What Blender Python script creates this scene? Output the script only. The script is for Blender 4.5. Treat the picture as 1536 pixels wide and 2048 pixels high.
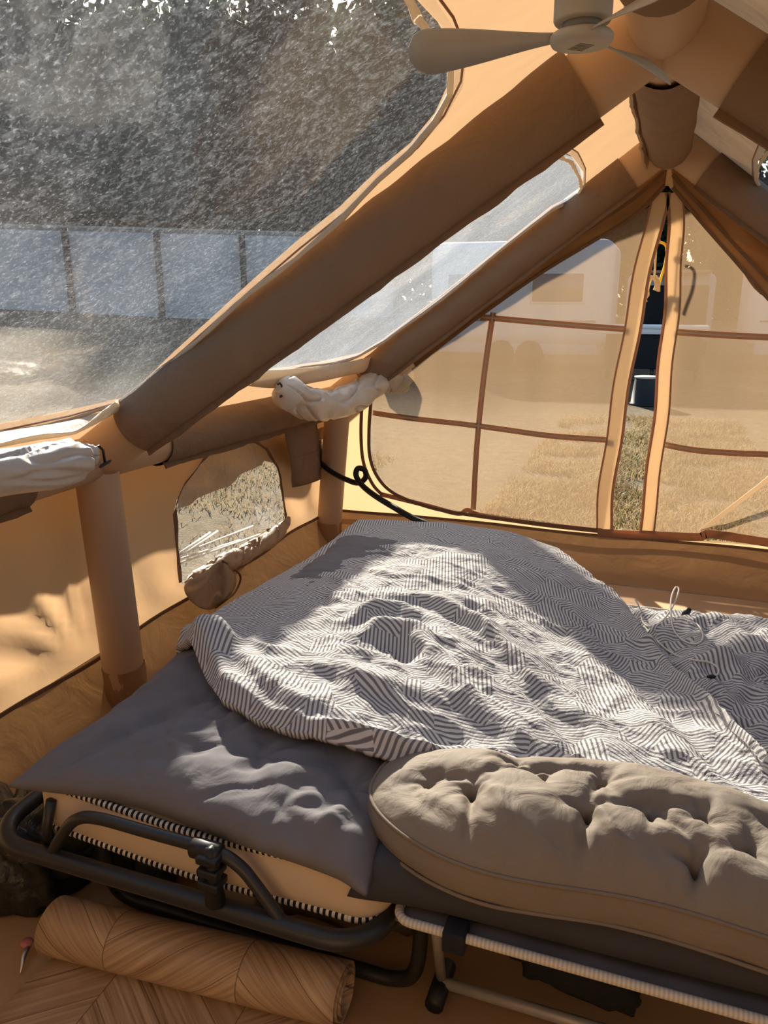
import bpy, bmesh, math, random
import numpy as np
from mathutils import Vector, Matrix
from mathutils.geometry import delaunay_2d_cdt

random.seed(7)
rng = np.random.default_rng(7)
for o in list(bpy.data.objects):
    bpy.data.objects.remove(o)
SC = bpy.context.scene
COL = SC.collection

# ------------------------------------------------------------------ camera
FPX, CAMH = 1540.0, 1.6
PITCH = math.atan(434 / 1540.0)
YAW = math.atan(.3714 * math.cos(PITCH))
cam_d = bpy.data.cameras.new('camera')
cam_d.sensor_fit = 'VERTICAL'
cam_d.sensor_height = 36
cam_d.lens = FPX / 2048 * 36
cam_d.clip_start = .02
cam = bpy.data.objects.new('camera', cam_d)
cam.location = (0, 0, CAMH)
cam.rotation_euler = (math.pi / 2 - PITCH, 0, YAW)
COL.objects.link(cam)
SC.camera = cam

# ------------------------------------------------------------------ light
SUN = Vector((-1.03, 1.86, .96)).normalized()      # direction towards the sun
SC.view_settings.view_transform = 'Standard'
SC.view_settings.look = 'None'
SC.view_settings.gamma = 1
SC.view_settings.use_curve_mapping = False
SC.view_settings.exposure = 0.0
W = bpy.data.worlds.new('sky')
SC.world = W
W.use_nodes = True
wt = W.node_tree
wt.nodes.clear()
sky = wt.nodes.new('ShaderNodeTexSky')
sky.sky_type = 'NISHITA'
sky.sun_disc = False
sky.sun_elevation = math.asin(SUN.z)
sky.sun_rotation = math.atan2(SUN.x, SUN.y)
bg = wt.nodes.new('ShaderNodeBackground')
bg.inputs[1].default_value = 0.21
wo = wt.nodes.new('ShaderNodeOutputWorld')
wt.links.new(sky.outputs[0], bg.inputs[0])
wt.links.new(bg.outputs[0], wo.inputs[0])
sd = bpy.data.lights.new('sun', 'SUN')
sd.energy = 20.0
sd.angle = math.radians(1.6)
sd.color = (1.0, .90, .74)
so = bpy.data.objects.new('sun', sd)
so.rotation_euler = SUN.to_track_quat('Z', 'Y').to_euler()
so.location = (-6, 10, 8)
COL.objects.link(so)

# ------------------------------------------------------------------ pixel helpers (1536 x 2048)
_fw = np.array([-math.sin(YAW) * math.cos(PITCH), math.cos(YAW) * math.cos(PITCH), -math.sin(PITCH)])
_rt = np.array([math.cos(YAW), math.sin(YAW), 0.])
_up = np.cross(_rt, _fw)
_C = np.array([0, 0, CAMH])
def ray(x, y): return _fw * FPX + _rt * (x - 768) + _up * (1024 - y)
def onplane(x, y, n, d):
    r = ray(x, y); n = np.array(n, float)
    return _C + r * ((d - n @ _C) / (n @ r))
def atX(x, y, v): return onplane(x, y, (1, 0, 0), v)
def atY(x, y, v): return onplane(x, y, (0, 1, 0), v)
def atZ(x, y, v): return onplane(x, y, (0, 0, 1), v)

# ------------------------------------------------------------------ mesh helpers
def tag(o, label=None, cat=None, group=None, kind=None):
    if label: o['label'] = label
    if cat: o['category'] = cat
    if group: o['group'] = group
    if kind: o['kind'] = kind
    return o
def empty(name, loc, label=None, cat=None, group=None, kind=None):
    o = bpy.data.objects.new(name, None)
    o.empty_display_size = .1
    o.location = loc
    COL.objects.link(o)
    return tag(o, label, cat, group, kind)
def put(name, me, m=None, parent=None):
    if m is not None and len(me.materials) == 0: me.materials.append(m)
    o = bpy.data.objects.new(name, me)
    COL.objects.link(o)
    if parent is not None:
        o.parent = parent
        o.matrix_parent_inverse = Matrix.Translation(parent.location).inverted() if parent.type == 'EMPTY' and parent.parent is None else Matrix()
    return o
def mk(name, vs, fs, m=None, parent=None, smooth=True, uv=None):
    me = bpy.data.meshes.new(name)
    me.from_pydata([tuple(map(float, v)) for v in vs], [], [tuple(f) for f in fs])
    if smooth: me.polygons.foreach_set('use_smooth', [True] * len(me.polygons))
    if uv is not None:
        ul = me.uv_layers.new(name='UVMap')
        uv = np.asarray(uv, float)
        idx = np.empty(len(me.loops), int); me.loops.foreach_get('vertex_index', idx)
        ul.data.foreach_set('uv', uv[idx].ravel())
    me.update()
    return put(name, me, m, parent)
def mkbm(name, bm, m=None, parent=None, smooth=False):
    bmesh.ops.recalc_face_normals(bm, faces=bm.faces)
    me = bpy.data.meshes.new(name)
    bm.to_mesh(me); bm.free()
    if smooth: me.polygons.foreach_set('use_smooth', [True] * len(me.polygons))
    return put(name, me, m, parent)
def catmull(pts, n=8, closed=False):
    P = [Vector(p) for p in pts]
    out = []
    N = len(P)
    for i in range(N if closed else N - 1):
        if closed: a, b, c, d = P[i - 1], P[i], P[(i + 1) % N], P[(i + 2) % N]
        else: a, b, c, d = P[max(i - 1, 0)], P[i], P[i + 1], P[min(i + 2, N - 1)]
        for k in range(n):
            t = k / n
            out.append(.5 * ((2 * b) + (c - a) * t + (2 * a - 5 * b + 4 * c - d) * t * t + (3 * b - a - 3 * c + d) * t ** 3))
    if not closed: out.append(P[-1].copy())
    return out
def tube_data(path, r, seg=12, closed=False, caps=True, rf=None, up=Vector((0, 0, 1))):
    """rf(s, theta, t) -> radius; uv = (length, theta)"""
    P = [Vector(p) for p in path]
    n = len(P)
    vs, uvs, fs = [], [], []
    tan = []
    for i in range(n):
        a = P[i - 1] if (i > 0 or closed) else P[i]
        b = P[(i + 1) % n] if (i < n - 1 or closed) else P[i]
        t = (b - a)
        tan.append(t.normalized() if t.length > 1e-9 else Vector((1, 0, 0)))
    nrm = up - tan[0] * up.dot(tan[0])
    if nrm.length < 1e-3: nrm = Vector((1, 0, 0)) - tan[0] * tan[0].x
    nrm.normalize()
    L = 0
    rows = n + 1 if closed else n
    for j in range(rows):
        i = j % n
        if j > 0:
            L += (P[i] - P[i - 1]).length
            nrm = nrm - tan[i] * nrm.dot(tan[i])
            nrm.normalize()
        bi = tan[i].cross(nrm)
        for k in range(seg + 1):
            th = 2 * math.pi * (k % seg) / seg
            rr = rf(L, th, i / max(n - 1, 1)) if rf else (r[i] if hasattr(r, '__len__') else r)
            vs.append(P[i] + (nrm * math.cos(th) + bi * math.sin(th)) * rr)
            uvs.append((L, k / seg))
    w = seg + 1
    for j in range(rows - 1):
        for k in range(seg):
            a = j * w + k
            fs.append((a, a + 1, a + w + 1, a + w))
    if caps and not closed:
        fs.append([k for k in range(seg)][::-1])
        fs.append([(rows - 1) * w + k for k in range(seg)])
    return vs, fs, uvs
def tube(name, path, r, m, parent=None, seg=12, closed=False, caps=True, rf=None, up=Vector((0, 0, 1))):
    v, f, u = tube_data(path, r, seg, closed, caps, rf, up)
    o = mk(name, v, f, m, parent, True, u)
    bm = bmesh.new(); bm.from_mesh(o.data)
    bmesh.ops.remove_doubles(bm, verts=bm.verts, dist=1e-5)
    bm.to_mesh(o.data); bm.free()
    return o
def lathe_bm(bm, prof, seg=28, c=(0, 0, 0)):
    rings = []
    for (r, z) in prof:
        rings.append([bm.verts.new((c[0] + r * math.cos(2 * math.pi * k / seg), c[1] + r * math.sin(2 * math.pi * k / seg), c[2] + z)) for k in range(seg)])
    for a, b in zip(rings, rings[1:]):
        for k in range(seg):
            bm.faces.new((a[k], a[(k + 1) % seg], b[(k + 1) % seg], b[k]))
    bm.faces.new(rings[0]); bm.faces.new(rings[-1])
def lathe(name, prof, m, parent=None, seg=28, c=(0, 0, 0)):
    bm = bmesh.new(); lathe_bm(bm, prof, seg, c)
    return mkbm(name, bm, m, parent, True)
def box(name, lo, hi, m, parent=None, bev=0.0, seg=2):
    bm = bmesh.new()
    bmesh.ops.create_cube(bm, size=1)
    for v in bm.verts:
        v.co = Vector([lo[i] + (v.co[i] + .5) * (hi[i] - lo[i]) for i in range(3)])
    if bev: bmesh.ops.bevel(bm, geom=bm.edges[:] , offset=bev, segments=seg, affect='EDGES', profile=.5)
    return mkbm(name, bm, m, parent, bool(bev))
def ribbon(name, path, width, wdir, m, parent=None, thick=.002, nd=None):
    """flat strip with thickness along a path; wdir = width direction"""
    P = [Vector(p) for p in path]
    wd = Vector(wdir).normalized()
    vs, fs, uv = [], [], []
    L = 0
    for i, p in enumerate(P):
        t = (P[min(i + 1, len(P) - 1)] - P[max(i - 1, 0)]).normalized()
        w = (wd - t * wd.dot(t)).normalized() if abs(wd.dot(t)) < .95 else wd
        nn = t.cross(w).normalized()
        if i: L += (P[i] - P[i - 1]).length
        ww = width[i] if hasattr(width, '__len__') else width
        for (a, b) in ((-1, -1), (1, -1), (1, 1), (-1, 1)):
            vs.append(p + w * a * ww / 2 + nn * b * thick / 2)
            uv.append((L, (a + 1) / 2))
    for i in range(len(P) - 1):
        for k in range(4):
            a, b = i * 4 + k, i * 4 + (k + 1) % 4
            fs.append((a, b, b + 4, a + 4))
    fs.append((3, 2, 1, 0)); e = (len(P) - 1) * 4; fs.append((e, e + 1, e + 2, e + 3))
    return mk(name, vs, fs, m, parent, False, uv)
def inpoly(x, y, poly):
    c = False
    n = len(poly)
    for i in range(n):
        x1, y1 = poly[i]; x2, y2 = poly[i - 1]
        if (y1 > y) != (y2 > y) and x < (x2 - x1) * (y - y1) / (y2 - y1) + x1: c = not c
    return c
def resample(poly, d, closed=True):
    out = []
    n = len(poly)
    for i in range(n if closed else n - 1):
        a, b = Vector(poly[i]), Vector(poly[(i + 1) % n])
        k = max(1, int((b - a).length / d))
        for j in range(k): out.append(tuple(a.lerp(b, j / k)))
    if not closed: out.append(tuple(poly[-1]))
    return out
def sheet2d(outer, holes, d):
    """triangulated sheet in 2-D between an outline and holes"""
    loops = [resample(outer, d)] + [resample(h, d) for h in holes]
    pts, edges = [], []
    for lp in loops:
        b = len(pts)
        pts += lp
        edges += [(b + i, b + (i + 1) % len(lp)) for i in range(len(lp))]
    xs = [p[0] for p in loops[0]]; ys = [p[1] for p in loops[0]]
    inner = []
    x = min(xs) + d / 2
    r = 0
    while x < max(xs):
        y = min(ys) + (d / 2 if r % 2 else d)
        while y < max(ys):
            if inpoly(x, y, loops[0]) and not any(inpoly(x, y, h) for h in loops[1:]): inner.append((x, y))
            y += d
        x += d * .87; r += 1
    B = np.array(pts)
    for q in inner:
        if np.min((B[:, 0] - q[0]) ** 2 + (B[:, 1] - q[1]) ** 2) > (d * .4) ** 2: pts.append(q)
    v, e, f, *_ = delaunay_2d_cdt([Vector(p) for p in pts], edges, [], 0, 1e-5)
    out = []
    for t in f:
        cx = sum(v[i].x for i in t) / len(t); cy = sum(v[i].y for i in t) / len(t)
        if inpoly(cx, cy, loops[0]) and not any(inpoly(cx, cy, h) for h in loops[1:]): out.append(tuple(t))
    return [(p.x, p.y) for p in v], out, loops
def sheet(name, outer, holes, d, fn, m, parent=None):
    v, f, lp = sheet2d(outer, holes, d)
    o = mk(name, [fn(*p) for p in v], f, m, parent, True, v)
    return o, lp

# numpy value noise ------------------------------------------------
_T = np.random.default_rng(3).random((256, 256))
def vn(x, y):
    x = np.asarray(x, float); y = np.asarray(y, float)
    xi = np.floor(x).astype(int); yi = np.floor(y).astype(int)
    fx = x - xi; fy = y - yi
    fx = fx * fx * fx * (fx * (fx * 6 - 15) + 10); fy = fy * fy * fy * (fy * (fy * 6 - 15) + 10)
    g = lambda a, b: _T[a & 255, b & 255]
    return (g(xi, yi) * (1 - fx) + g(xi + 1, yi) * fx) * (1 - fy) + (g(xi, yi + 1) * (1 - fx) + g(xi + 1, yi + 1) * fx) * fy
def fbm(x, y, o=4):
    s, a, t = 0, 1, 0
    for i in range(o):
        s = s + a * (vn(x * 2 ** i + 17.3 * i, y * 2 ** i + 5.1 * i) - .5); t += a; a *= .5
    return s / t * 2
def sstep(a, b, x):
    t = np.clip((np.asarray(x, float) - a) / (b - a), 0, 1)
    return t * t * (3 - 2 * t)
def polydist(X, Y, pts):
    """distance to a polyline, signed side, and parameter along it (0..1)"""
    best = np.full(X.shape, 1e9); side = np.zeros(X.shape); par = np.zeros(X.shape)
    n = len(pts) - 1
    for i in range(n):
        a = np.array(pts[i][:2]); b = np.array(pts[i + 1][:2]); d = b - a
        t = np.clip(((X - a[0]) * d[0] + (Y - a[1]) * d[1]) / (d @ d), 0, 1)
        dx = X - (a[0] + t * d[0]); dy = Y - (a[1] + t * d[1])
        q = np.hypot(dx, dy)
        s = np.sign(d[0] * dy - d[1] * dx)
        w = q < best
        best = np.where(w, q, best); side = np.where(w, s, side); par = np.where(w, (i + t) / n, par)
    return best, side, par
def grid_faces(nu, nv, flip=False):
    f = []
    for i in range(nu - 1):
        for j in range(nv - 1):
            a = i * nv + j
            q = (a, a + nv, a + nv + 1, a + 1)
            f.append(q[::-1] if flip else q)
    return f

# ------------------------------------------------------------------ materials
class NT:
    def __init__(s, name):
        s.m = bpy.data.materials.new(name); s.m.use_nodes = True
        s.t = s.m.node_tree; s.t.nodes.clear()
        s.out = s.n('ShaderNodeOutputMaterial')
    def n(s, typ, **kw):
        nd = s.t.nodes.new(typ)
        for k, v in kw.items(): setattr(nd, k, v)
        return nd
    def set(s, sock, v):
        if isinstance(v, bpy.types.NodeSocket): s.t.links.new(v, sock)
        elif v is not None:
            if isinstance(v, (tuple, list)) and len(v) == 3 and sock.type == 'RGBA': v = (*v, 1)
            sock.default_value = v
    def coord(s, which='Object'): return s.n('ShaderNodeTexCoord').outputs[which]
    def mapping(s, v, scale=(1, 1, 1), rot=(0, 0, 0)):
        m = s.n('ShaderNodeMapping'); s.set(m.inputs[0], v)
        m.inputs['Scale'].default_value = scale; m.inputs['Rotation'].default_value = rot
        return m.outputs[0]
    def noise(s, v, scale, detail=3, rough=.55, dist=0):
        k = s.n('ShaderNodeTexNoise'); s.set(k.inputs['Vector'], v)
        k.inputs['Scale'].default_value = scale; k.inputs['Detail'].default_value = detail
        k.inputs['Roughness'].default_value = rough; k.inputs['Distortion'].default_value = dist
        return k.outputs[0]
    def math(s, op, a, b=None, c=None, clamp=False):
        k = s.n('ShaderNodeMath', operation=op); k.use_clamp = clamp
        s.set(k.inputs[0], a)
        if b is not None: s.set(k.inputs[1], b)
        if c is not None: s.set(k.inputs[2], c)
        return k.outputs[0]
    def ramp(s, v, stops, interp='LINEAR'):
        r = s.n('ShaderNodeValToRGB'); s.set(r.inputs[0], v)
        r.color_ramp.interpolation = interp
        el = r.color_ramp.elements
        while len(el) < len(stops): el.new(.5)
        for e, (p, c) in zip(el, stops):
            e.position = p; e.color = (*c, 1) if len(c) == 3 else c
        return r.outputs[0]
    def mix(s, f, a, b, mode='MIX'):
        k = s.n('ShaderNodeMix', data_type='RGBA', blend_type=mode)
        s.set(k.inputs[0], f); s.set(k.inputs[6], a); s.set(k.inputs[7], b)
        return k.outputs[2]
    def bump(s, h, strength=.3, dist=.01):
        k = s.n('ShaderNodeBump'); s.set(k.inputs['Height'], h)
        k.inputs['Strength'].default_value = strength; k.inputs['Distance'].default_value = dist
        return k.outputs[0]
    def pbr(s, col, rough=.7, normal=None, metal=0, spec=.4, sheen=0):
        p = s.n('ShaderNodeBsdfPrincipled')
        s.set(p.inputs['Base Color'], col); s.set(p.inputs['Roughness'], rough)
        p.inputs['Metallic'].default_value = metal
        p.inputs['Specular IOR Level'].default_value = spec
        if sheen: p.inputs['Sheen Weight'].default_value = sheen
        if normal is not None: s.set(p.inputs['Normal'], normal)
        return p.outputs[0]
    def trans(s, col, normal=None):
        k = s.n('ShaderNodeBsdfTranslucent'); s.set(k.inputs[0], col)
        if normal is not None: s.set(k.inputs[1], normal)
        return k.outputs[0]
    def clear(s, col=(1, 1, 1)):
        k = s.n('ShaderNodeBsdfTransparent'); s.set(k.inputs[0], col); return k.outputs[0]
    def mixs(s, f, a, b):
        k = s.n('ShaderNodeMixShader'); s.set(k.inputs[0], f); s.t.links.new(a, k.inputs[1]); s.t.links.new(b, k.inputs[2])
        return k.outputs[0]
    def done(s, sh): s.t.links.new(sh, s.out.inputs[0]); return s.m

def cloth(name, col, rough=.75, var=.12, scale=6, wr=.25, wrs=14, trans=0, tcol=None, spec=.25, weave=True, dist=.01):
    k = NT(name)
    co = k.coord()
    n = k.noise(co, scale, 4)
    dark = tuple(c * (1 - var) for c in col); lite = tuple(min(1, c * (1 + var)) for c in col)
    c = k.ramp(n, [(.3, dark), (.7, lite)])
    h = k.noise(co, wrs, 4, .5, .6)
    if weave:
        h = k.math('ADD', h, k.math('MULTIPLY', k.noise(co, 900, 1), .03))
    nm = k.bump(h, wr, dist)
    sh = k.pbr(c, rough, nm, 0, spec)
    if trans:
        tc = k.mix(1.0, c, tcol or col, 'MIX') if tcol is None else k.ramp(n, [(.3, tuple(x * (1 - var * .6) for x in tcol)), (.7, tcol)])
        sh = k.mixs(trans, sh, k.trans(tc, nm))
    return k.done(sh)
def solid(name, col, rough=.5, metal=0, spec=.4, var=.1, scale=30, bump=.05):
    k = NT(name); co = k.coord(); n = k.noise(co, scale, 3)
    c = k.ramp(n, [(.3, tuple(x * (1 - var) for x in col)), (.7, tuple(min(1, x * (1 + var)) for x in col))])
    return k.done(k.pbr(c, rough, k.bump(n, bump, .003), metal, spec))
M = {}
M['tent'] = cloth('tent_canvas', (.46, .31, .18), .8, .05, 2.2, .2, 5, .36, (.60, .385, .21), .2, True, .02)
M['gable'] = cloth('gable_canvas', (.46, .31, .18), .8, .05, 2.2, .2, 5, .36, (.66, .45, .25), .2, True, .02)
M['mud'] = cloth('groundsheet_wall', (.31, .175, .08), .6, .10, 3, .5, 6, .16, (.5, .26, .1), .3, True, .02)
M['floor'] = cloth('groundsheet', (.42, .26, .135), .55, .14, 2.5, .4, 5, 0, None, .3)
M['tube'] = cloth('air_beam_skin', (.42, .275, .17), .55, .05, 3, .12, 8, 0, None, .35)
M['sleeve'] = cloth('beam_sleeve', (.19, .118, .072), .75, .07, 5, .7, 9, 0, None, .2, True, .03)
M['seam'] = cloth('brown_binding', (.17, .095, .05), .8, .1, 20, .2, 60, 0)
M['band'] = cloth('shaded_orange_band', (.36, .20, .085), .75, .08, 4, .3, 8, .22, (.5, .27, .1), .2)  # orange cloth, deepened so its colour carries the overhang's shade on the gable
M['strap'] = cloth('brown_tape', (.36, .20, .11), .7, .1, 20, .2, 60, .35, (.55, .3, .16))
M['cream'] = cloth('cream_band', (.66, .54, .36), .75, .05, 5, .25, 16, .5, (.74, .585, .41), .2)
M['lip'] = cloth('pale_lip', (.62, .52, .40), .6, .06, 5, .35, 20, .35, (.9, .75, .55), .3)
M['shade'] = cloth('satin_shade', (.50, .43, .36), .30, .06, 6, .35, 9, .06, (.8, .66, .5), .5, True, .02)
M['flap'] = cloth('flap_cloth', (.40, .29, .195), .5, .08, 6, .6, 11, .18, (.7, .5, .32), .3, True, .03)
M['grey'] = cloth('grey_cotton', (.165, .158, .166), .85, .06, 6, .5, 9, 0, None, .15, True, .02)
M['greydark'] = cloth('dark_grey_cotton', (.055, .056, .064), .85, .08, 6, .2, 16, 0, None, .15)
M['taupe'] = cloth('taupe_cotton', (.215, .178, .138), .75, .06, 7, .5, 14, 0, None, .25, True, .02)
M['taupepipe'] = cloth('taupe_piping', (.20, .16, .12), .8, .06, 7, .1, 60, 0)
M['mattress'] = cloth('mattress_ticking', (.60, .475, .34), .85, .05, 8, .15, 20, 0)
M['cotcloth'] = cloth('cot_cloth', (.12, .11, .115), .8, .08, 10, .1, 60, 0)
M['bagblack'] = cloth('black_film', (.022, .024, .022), .38, .2, 8, .8, 9, 0, None, .5, False, .03)
M['bagbrown'] = cloth('brown_bag', (.075, .055, .042), .6, .2, 8, .5, 12, 0, None, .3)
M['boxgrey'] = cloth('grey_box', (.16, .135, .11), .7, .1, 8, .1, 12, 0)
M['black'] = solid('black_paint', (.018, .019, .018), .42, 0, .5)
M['blackplastic'] = solid('black_plastic', (.012, .012, .012), .45)
M['blackmat'] = solid('black_canvas', (.012, .013, .017), .85)
M['white'] = solid('white_plastic', (.62, .58, .52), .45, 0, .4, .03)
M['whitepaint'] = solid('white_paint', (.74, .74, .74), .35, 0, .5, .04, 4)
M['fan'] = solid('fan_plastic', (.36, .335, .295), .45, 0, .4, .03)
M['fandark'] = solid('fan_gap', (.2, .18, .15), .6)
M['steel'] = solid('brushed_steel', (.55, .53, .5), .32, 1)
M['leg'] = solid('grey_enamel', (.42, .40, .37), .4, .3)
M['rope'] = solid('rope', (.62, .50, .34), .8, 0, .2, .2, 90, .5)
M['cord'] = solid('white_cord', (.66, .63, .57), .7, 0, .2, .08, 90, .3)
M['pink'] = solid('pink_plastic', (.45, .16, .14), .4)
M['glass'] = solid('dark_window', (.16, .17, .17), .15, 0, .6)
M['greyfab'] = solid('marquee_panel', (.47, .48, .50), .6, 0, .3, .05, 2)
M['yellow'] = solid('yellow_tube', (.75, .48, .03), .5)
M['bark'] = solid('bark', (.07, .05, .035), .9, 0, .2, .3, 8, .6)
M['skin_orange'] = solid('orange_panel', (.35, .18, .1), .6)

def mat_mesh():
    k = NT('insect_mesh')
    co = k.coord()
    n = k.noise(k.mapping(co, (2, 1, .5)), 3, 3)
    f = k.math('ADD', k.math('MULTIPLY', n, .12), .50)
    body = k.mixs(.5, k.pbr((.36, .26, .165), .8, None, 0, .1), k.trans((.255, .178, .108)))
    return k.done(k.mixs(f, k.clear((1, 1, 1)), body))
M['mesh'] = mat_mesh()
def mat_pvc(name, haze):
    k = NT(name)
    co = k.coord()
    broad = k.noise(co, 1.6, 4, .6, .4)
    speck = k.ramp(k.noise(co, 150, 3, .6, .3), [(.56, (0, 0, 0)), (.70, (1, 1, 1))])
    mid = k.ramp(k.noise(co, 48, 5, .75, .6), [(.47, (0, 0, 0)), (.78, (1, 1, 1))])
    scr = k.ramp(k.noise(k.mapping(co, (1.2, 60, 60), (0, .5, .3)), 2.2, 3, .6, .6), [(.62, (0, 0, 0)), (.75, (1, 1, 1))])
    scr2 = k.ramp(k.noise(k.mapping(co, (50, 2, 50), (0, 0, -.5)), 2.4, 3, .6, 1.2), [(.64, (0, 0, 0)), (.75, (1, 1, 1))])
    bm_ = k.math('MULTIPLY_ADD', broad, 1.3, -.2, clamp=True)
    a = k.math('MULTIPLY_ADD', k.math('MULTIPLY', speck, bm_), .42, haze)
    a = k.math('MULTIPLY_ADD', mid, .17, a)
    a = k.math('MULTIPLY_ADD', scr, .10, a)
    a = k.math('MULTIPLY_ADD', scr2, .08, a)
    a = k.math('MULTIPLY_ADD', k.ramp(broad, [(.45, (0, 0, 0)), (.8, (1, 1, 1))]), .10, a, clamp=True)
    nm = k.bump(k.noise(co, 12, 3, .5, 1), .12, .006)
    film = k.mixs(.55, k.pbr((.8, .8, .8), .5, nm, 0, .3), k.trans((.72, .79, .88)))
    sh = k.mixs(a, k.clear((.93, .94, .95)), film)
    gl = k.n('ShaderNodeBsdfGlossy'); gl.inputs['Roughness'].default_value = .08
    gl.inputs[0].default_value = (1, 1, 1, 1)
    k.t.links.new(nm, gl.inputs['Normal'])
    lw = k.n('ShaderNodeLayerWeight'); lw.inputs[0].default_value = .22
    return k.done(k.mixs(k.math('MULTIPLY', lw.outputs['Fresnel'], .16), sh, gl.outputs[0]))
M['pvc'] = mat_pvc('scratched_pvc', .03)
M['pvcfar'] = mat_pvc('glare_haze_pvc', .30)  # extra haze stands in for sun glare on the far window
M['pvcside'] = mat_pvc('side_pvc', .02)
def mat_duvet():
    k = NT('geometric_stripe_cotton')
    uv = k.coord('UV')
    vo = k.n('ShaderNodeTexVoronoi', feature='F1')
    k.set(vo.inputs['Vector'], uv); vo.inputs['Scale'].default_value = 9.5; vo.inputs['Randomness'].default_value = .55
    sep = k.n('ShaderNodeSeparateColor'); k.t.links.new(vo.outputs['Color'], sep.inputs[0])
    ang = k.math('MULTIPLY', k.math('FLOOR', k.math('MULTIPLY', sep.outputs[0], 3.999)), math.pi / 4)
    ang = k.math('ADD', ang, .26)
    sx = k.n('ShaderNodeSeparateXYZ'); k.t.links.new(uv, sx.inputs[0])
    c = k.math('ADD', k.math('MULTIPLY', sx.outputs[0], k.math('COSINE', ang)), k.math('MULTIPLY', sx.outputs[1], k.math('SINE', ang)))
    s = k.math('SINE', k.math('MULTIPLY', c, 2 * math.pi / .0115))
    f = k.math('MULTIPLY_ADD', s, 1.4, .25, clamp=True)
    col = k.mix(f, (.54, .53, .515), (.155, .148, .155))
    h = k.math('ADD', k.noise(uv, 14, 4, .55, .8), k.math('MULTIPLY', k.noise(uv, 60, 3), .25))
    return k.done(k.pbr(col, .85, k.bump(h, .6, .02), 0, .15))
M['duvet'] = mat_duvet()
def mat_stripes(name, a, b, period, duty=.5, rough=.8):
    k = NT(name)
    sx = k.n('ShaderNodeSeparateXYZ'); k.t.links.new(k.coord('UV'), sx.inputs[0])
    f = k.math('FRACT', k.math('DIVIDE', sx.outputs[0], period))
    f = k.math('GREATER_THAN', f, duty)
    return k.done(k.pbr(k.mix(f, a, b), rough, None, 0, .2))
M['piping'] = mat_stripes('striped_piping', (.74, .66, .52), (.015, .014, .014), .0135, .5)
M['cottrim'] = mat_stripes('ribbed_trim', (.66, .60, .50), (.52, .46, .36), .008, .5)
M['hose'] = mat_stripes('ribbed_hose', (.016, .015, .015), (.006, .006, .006), .010, .5, .5)
M['strap2'] = M['strap']
def mat_vinyl():
    k = NT('herringbone_vinyl')
    uv = k.coord('UV')
    sx = k.n('ShaderNodeSeparateXYZ'); k.t.links.new(uv, sx.inputs[0])
    # zig-zag strips: columns of .30 m, planks tilted one way then the other
    colm = k.math('FLOOR', k.math('DIVIDE', sx.outputs[0], .34))
    par = k.math('MULTIPLY_ADD', k.math('MODULO', k.math('ABSOLUTE', colm), 2), 2, -1)
    lx = k.math('MULTIPLY', k.math('FRACT', k.math('DIVIDE', sx.outputs[0], .34)), .34)
    w = k.math('ADD', sx.outputs[1], k.math('MULTIPLY', k.math('MULTIPLY', lx, par), .8))
    pl = k.math('DIVIDE', w, .13)
    pid = k.math('FLOOR', pl)
    rnd = k.math('FRACT', k.math('MULTIPLY', k.math('SINE', k.math('MULTIPLY_ADD', pid, 12.9898, k.math('MULTIPLY', colm, 78.233))), 43758.5))
    along = k.math('SUBTRACT', lx, k.math('MULTIPLY', sx.outputs[1], 0.0))
    cv = k.n('ShaderNodeCombineXYZ'); k.set(cv.inputs[0], k.math('MULTIPLY', along, 3)); k.set(cv.inputs[1], k.math('MULTIPLY', w, 80)); k.set(cv.inputs[2], k.math('MULTIPLY', rnd, 9))
    g = k.noise(cv.outputs[0], 1.0, 5, .65, .1)
    c = k.ramp(g, [(.30, (.14, .08, .045)), (.44, (.40, .265, .155)), (.56, (.52, .365, .225)), (.75, (.66, .50, .33))])
    c = k.mix(k.math('MULTIPLY', rnd, .45), c, (.38, .235, .13))
    e = k.math('LESS_THAN', k.math('FRACT', pl), .02)
    e2 = k.math('LESS_THAN', k.math('FRACT', k.math('DIVIDE', sx.outputs[0], .34)), .008)
    c = k.mix(k.math('MULTIPLY', k.math('MAXIMUM', e, e2), .7), c, (.08, .04, .02))
    return k.done(k.pbr(c, .42, k.bump(g, .08, .003), 0, .4))
M['vinyl'] = mat_vinyl()
def mat_grass():
    k = NT('dry_lawn')
    co = k.coord()
    big = k.noise(co, .35, 4, .6, .5); fine = k.noise(co, 9, 5, .7); blades = k.noise(k.mapping(co, (1, .5, 1)), 60, 4, .7)
    c = k.ramp(fine, [(.3, (.072, .051, .029)), (.52, (.135, .101, .06)), (.72, (.205, .162, .107))])
    g = k.ramp(big, [(.50, (0, 0, 0)), (.66, (1, 1, 1))])
    c = k.mix(k.math('MULTIPLY', g, .65), c, (.07, .08, .028))
    c = k.mix(.35, c, k.ramp(blades, [(.3, (.05, .038, .02)), (.7, (.26, .215, .14))]))
    return k.done(k.pbr(c, .95, k.bump(blades, .6, .03), 0, .1))
M['grass'] = mat_grass()
def mat_leaf(name, a, b):
    k = NT(name)
    oi = k.n('ShaderNodeObjectInfo')
    n = k.noise(k.coord(), 1.3, 3)
    c = k.ramp(n, [(.3, a), (.7, b)])
    return k.done(k.mixs(.3, k.pbr(c, .7, None, 0, .2), k.trans(c)))
M['leafA'] = mat_leaf('leaf_dark', (.012, .022, .011), (.032, .046, .022))
M['leafB'] = mat_leaf('leaf_olive', (.018, .027, .013), (.042, .052, .025))
M['blade'] = mat_leaf('grass_blade', (.24, .175, .09), (.40, .32, .19))
M['bladeg'] = mat_leaf('grass_blade_green', (.07, .095, .025), (.13, .15, .05))

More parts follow.
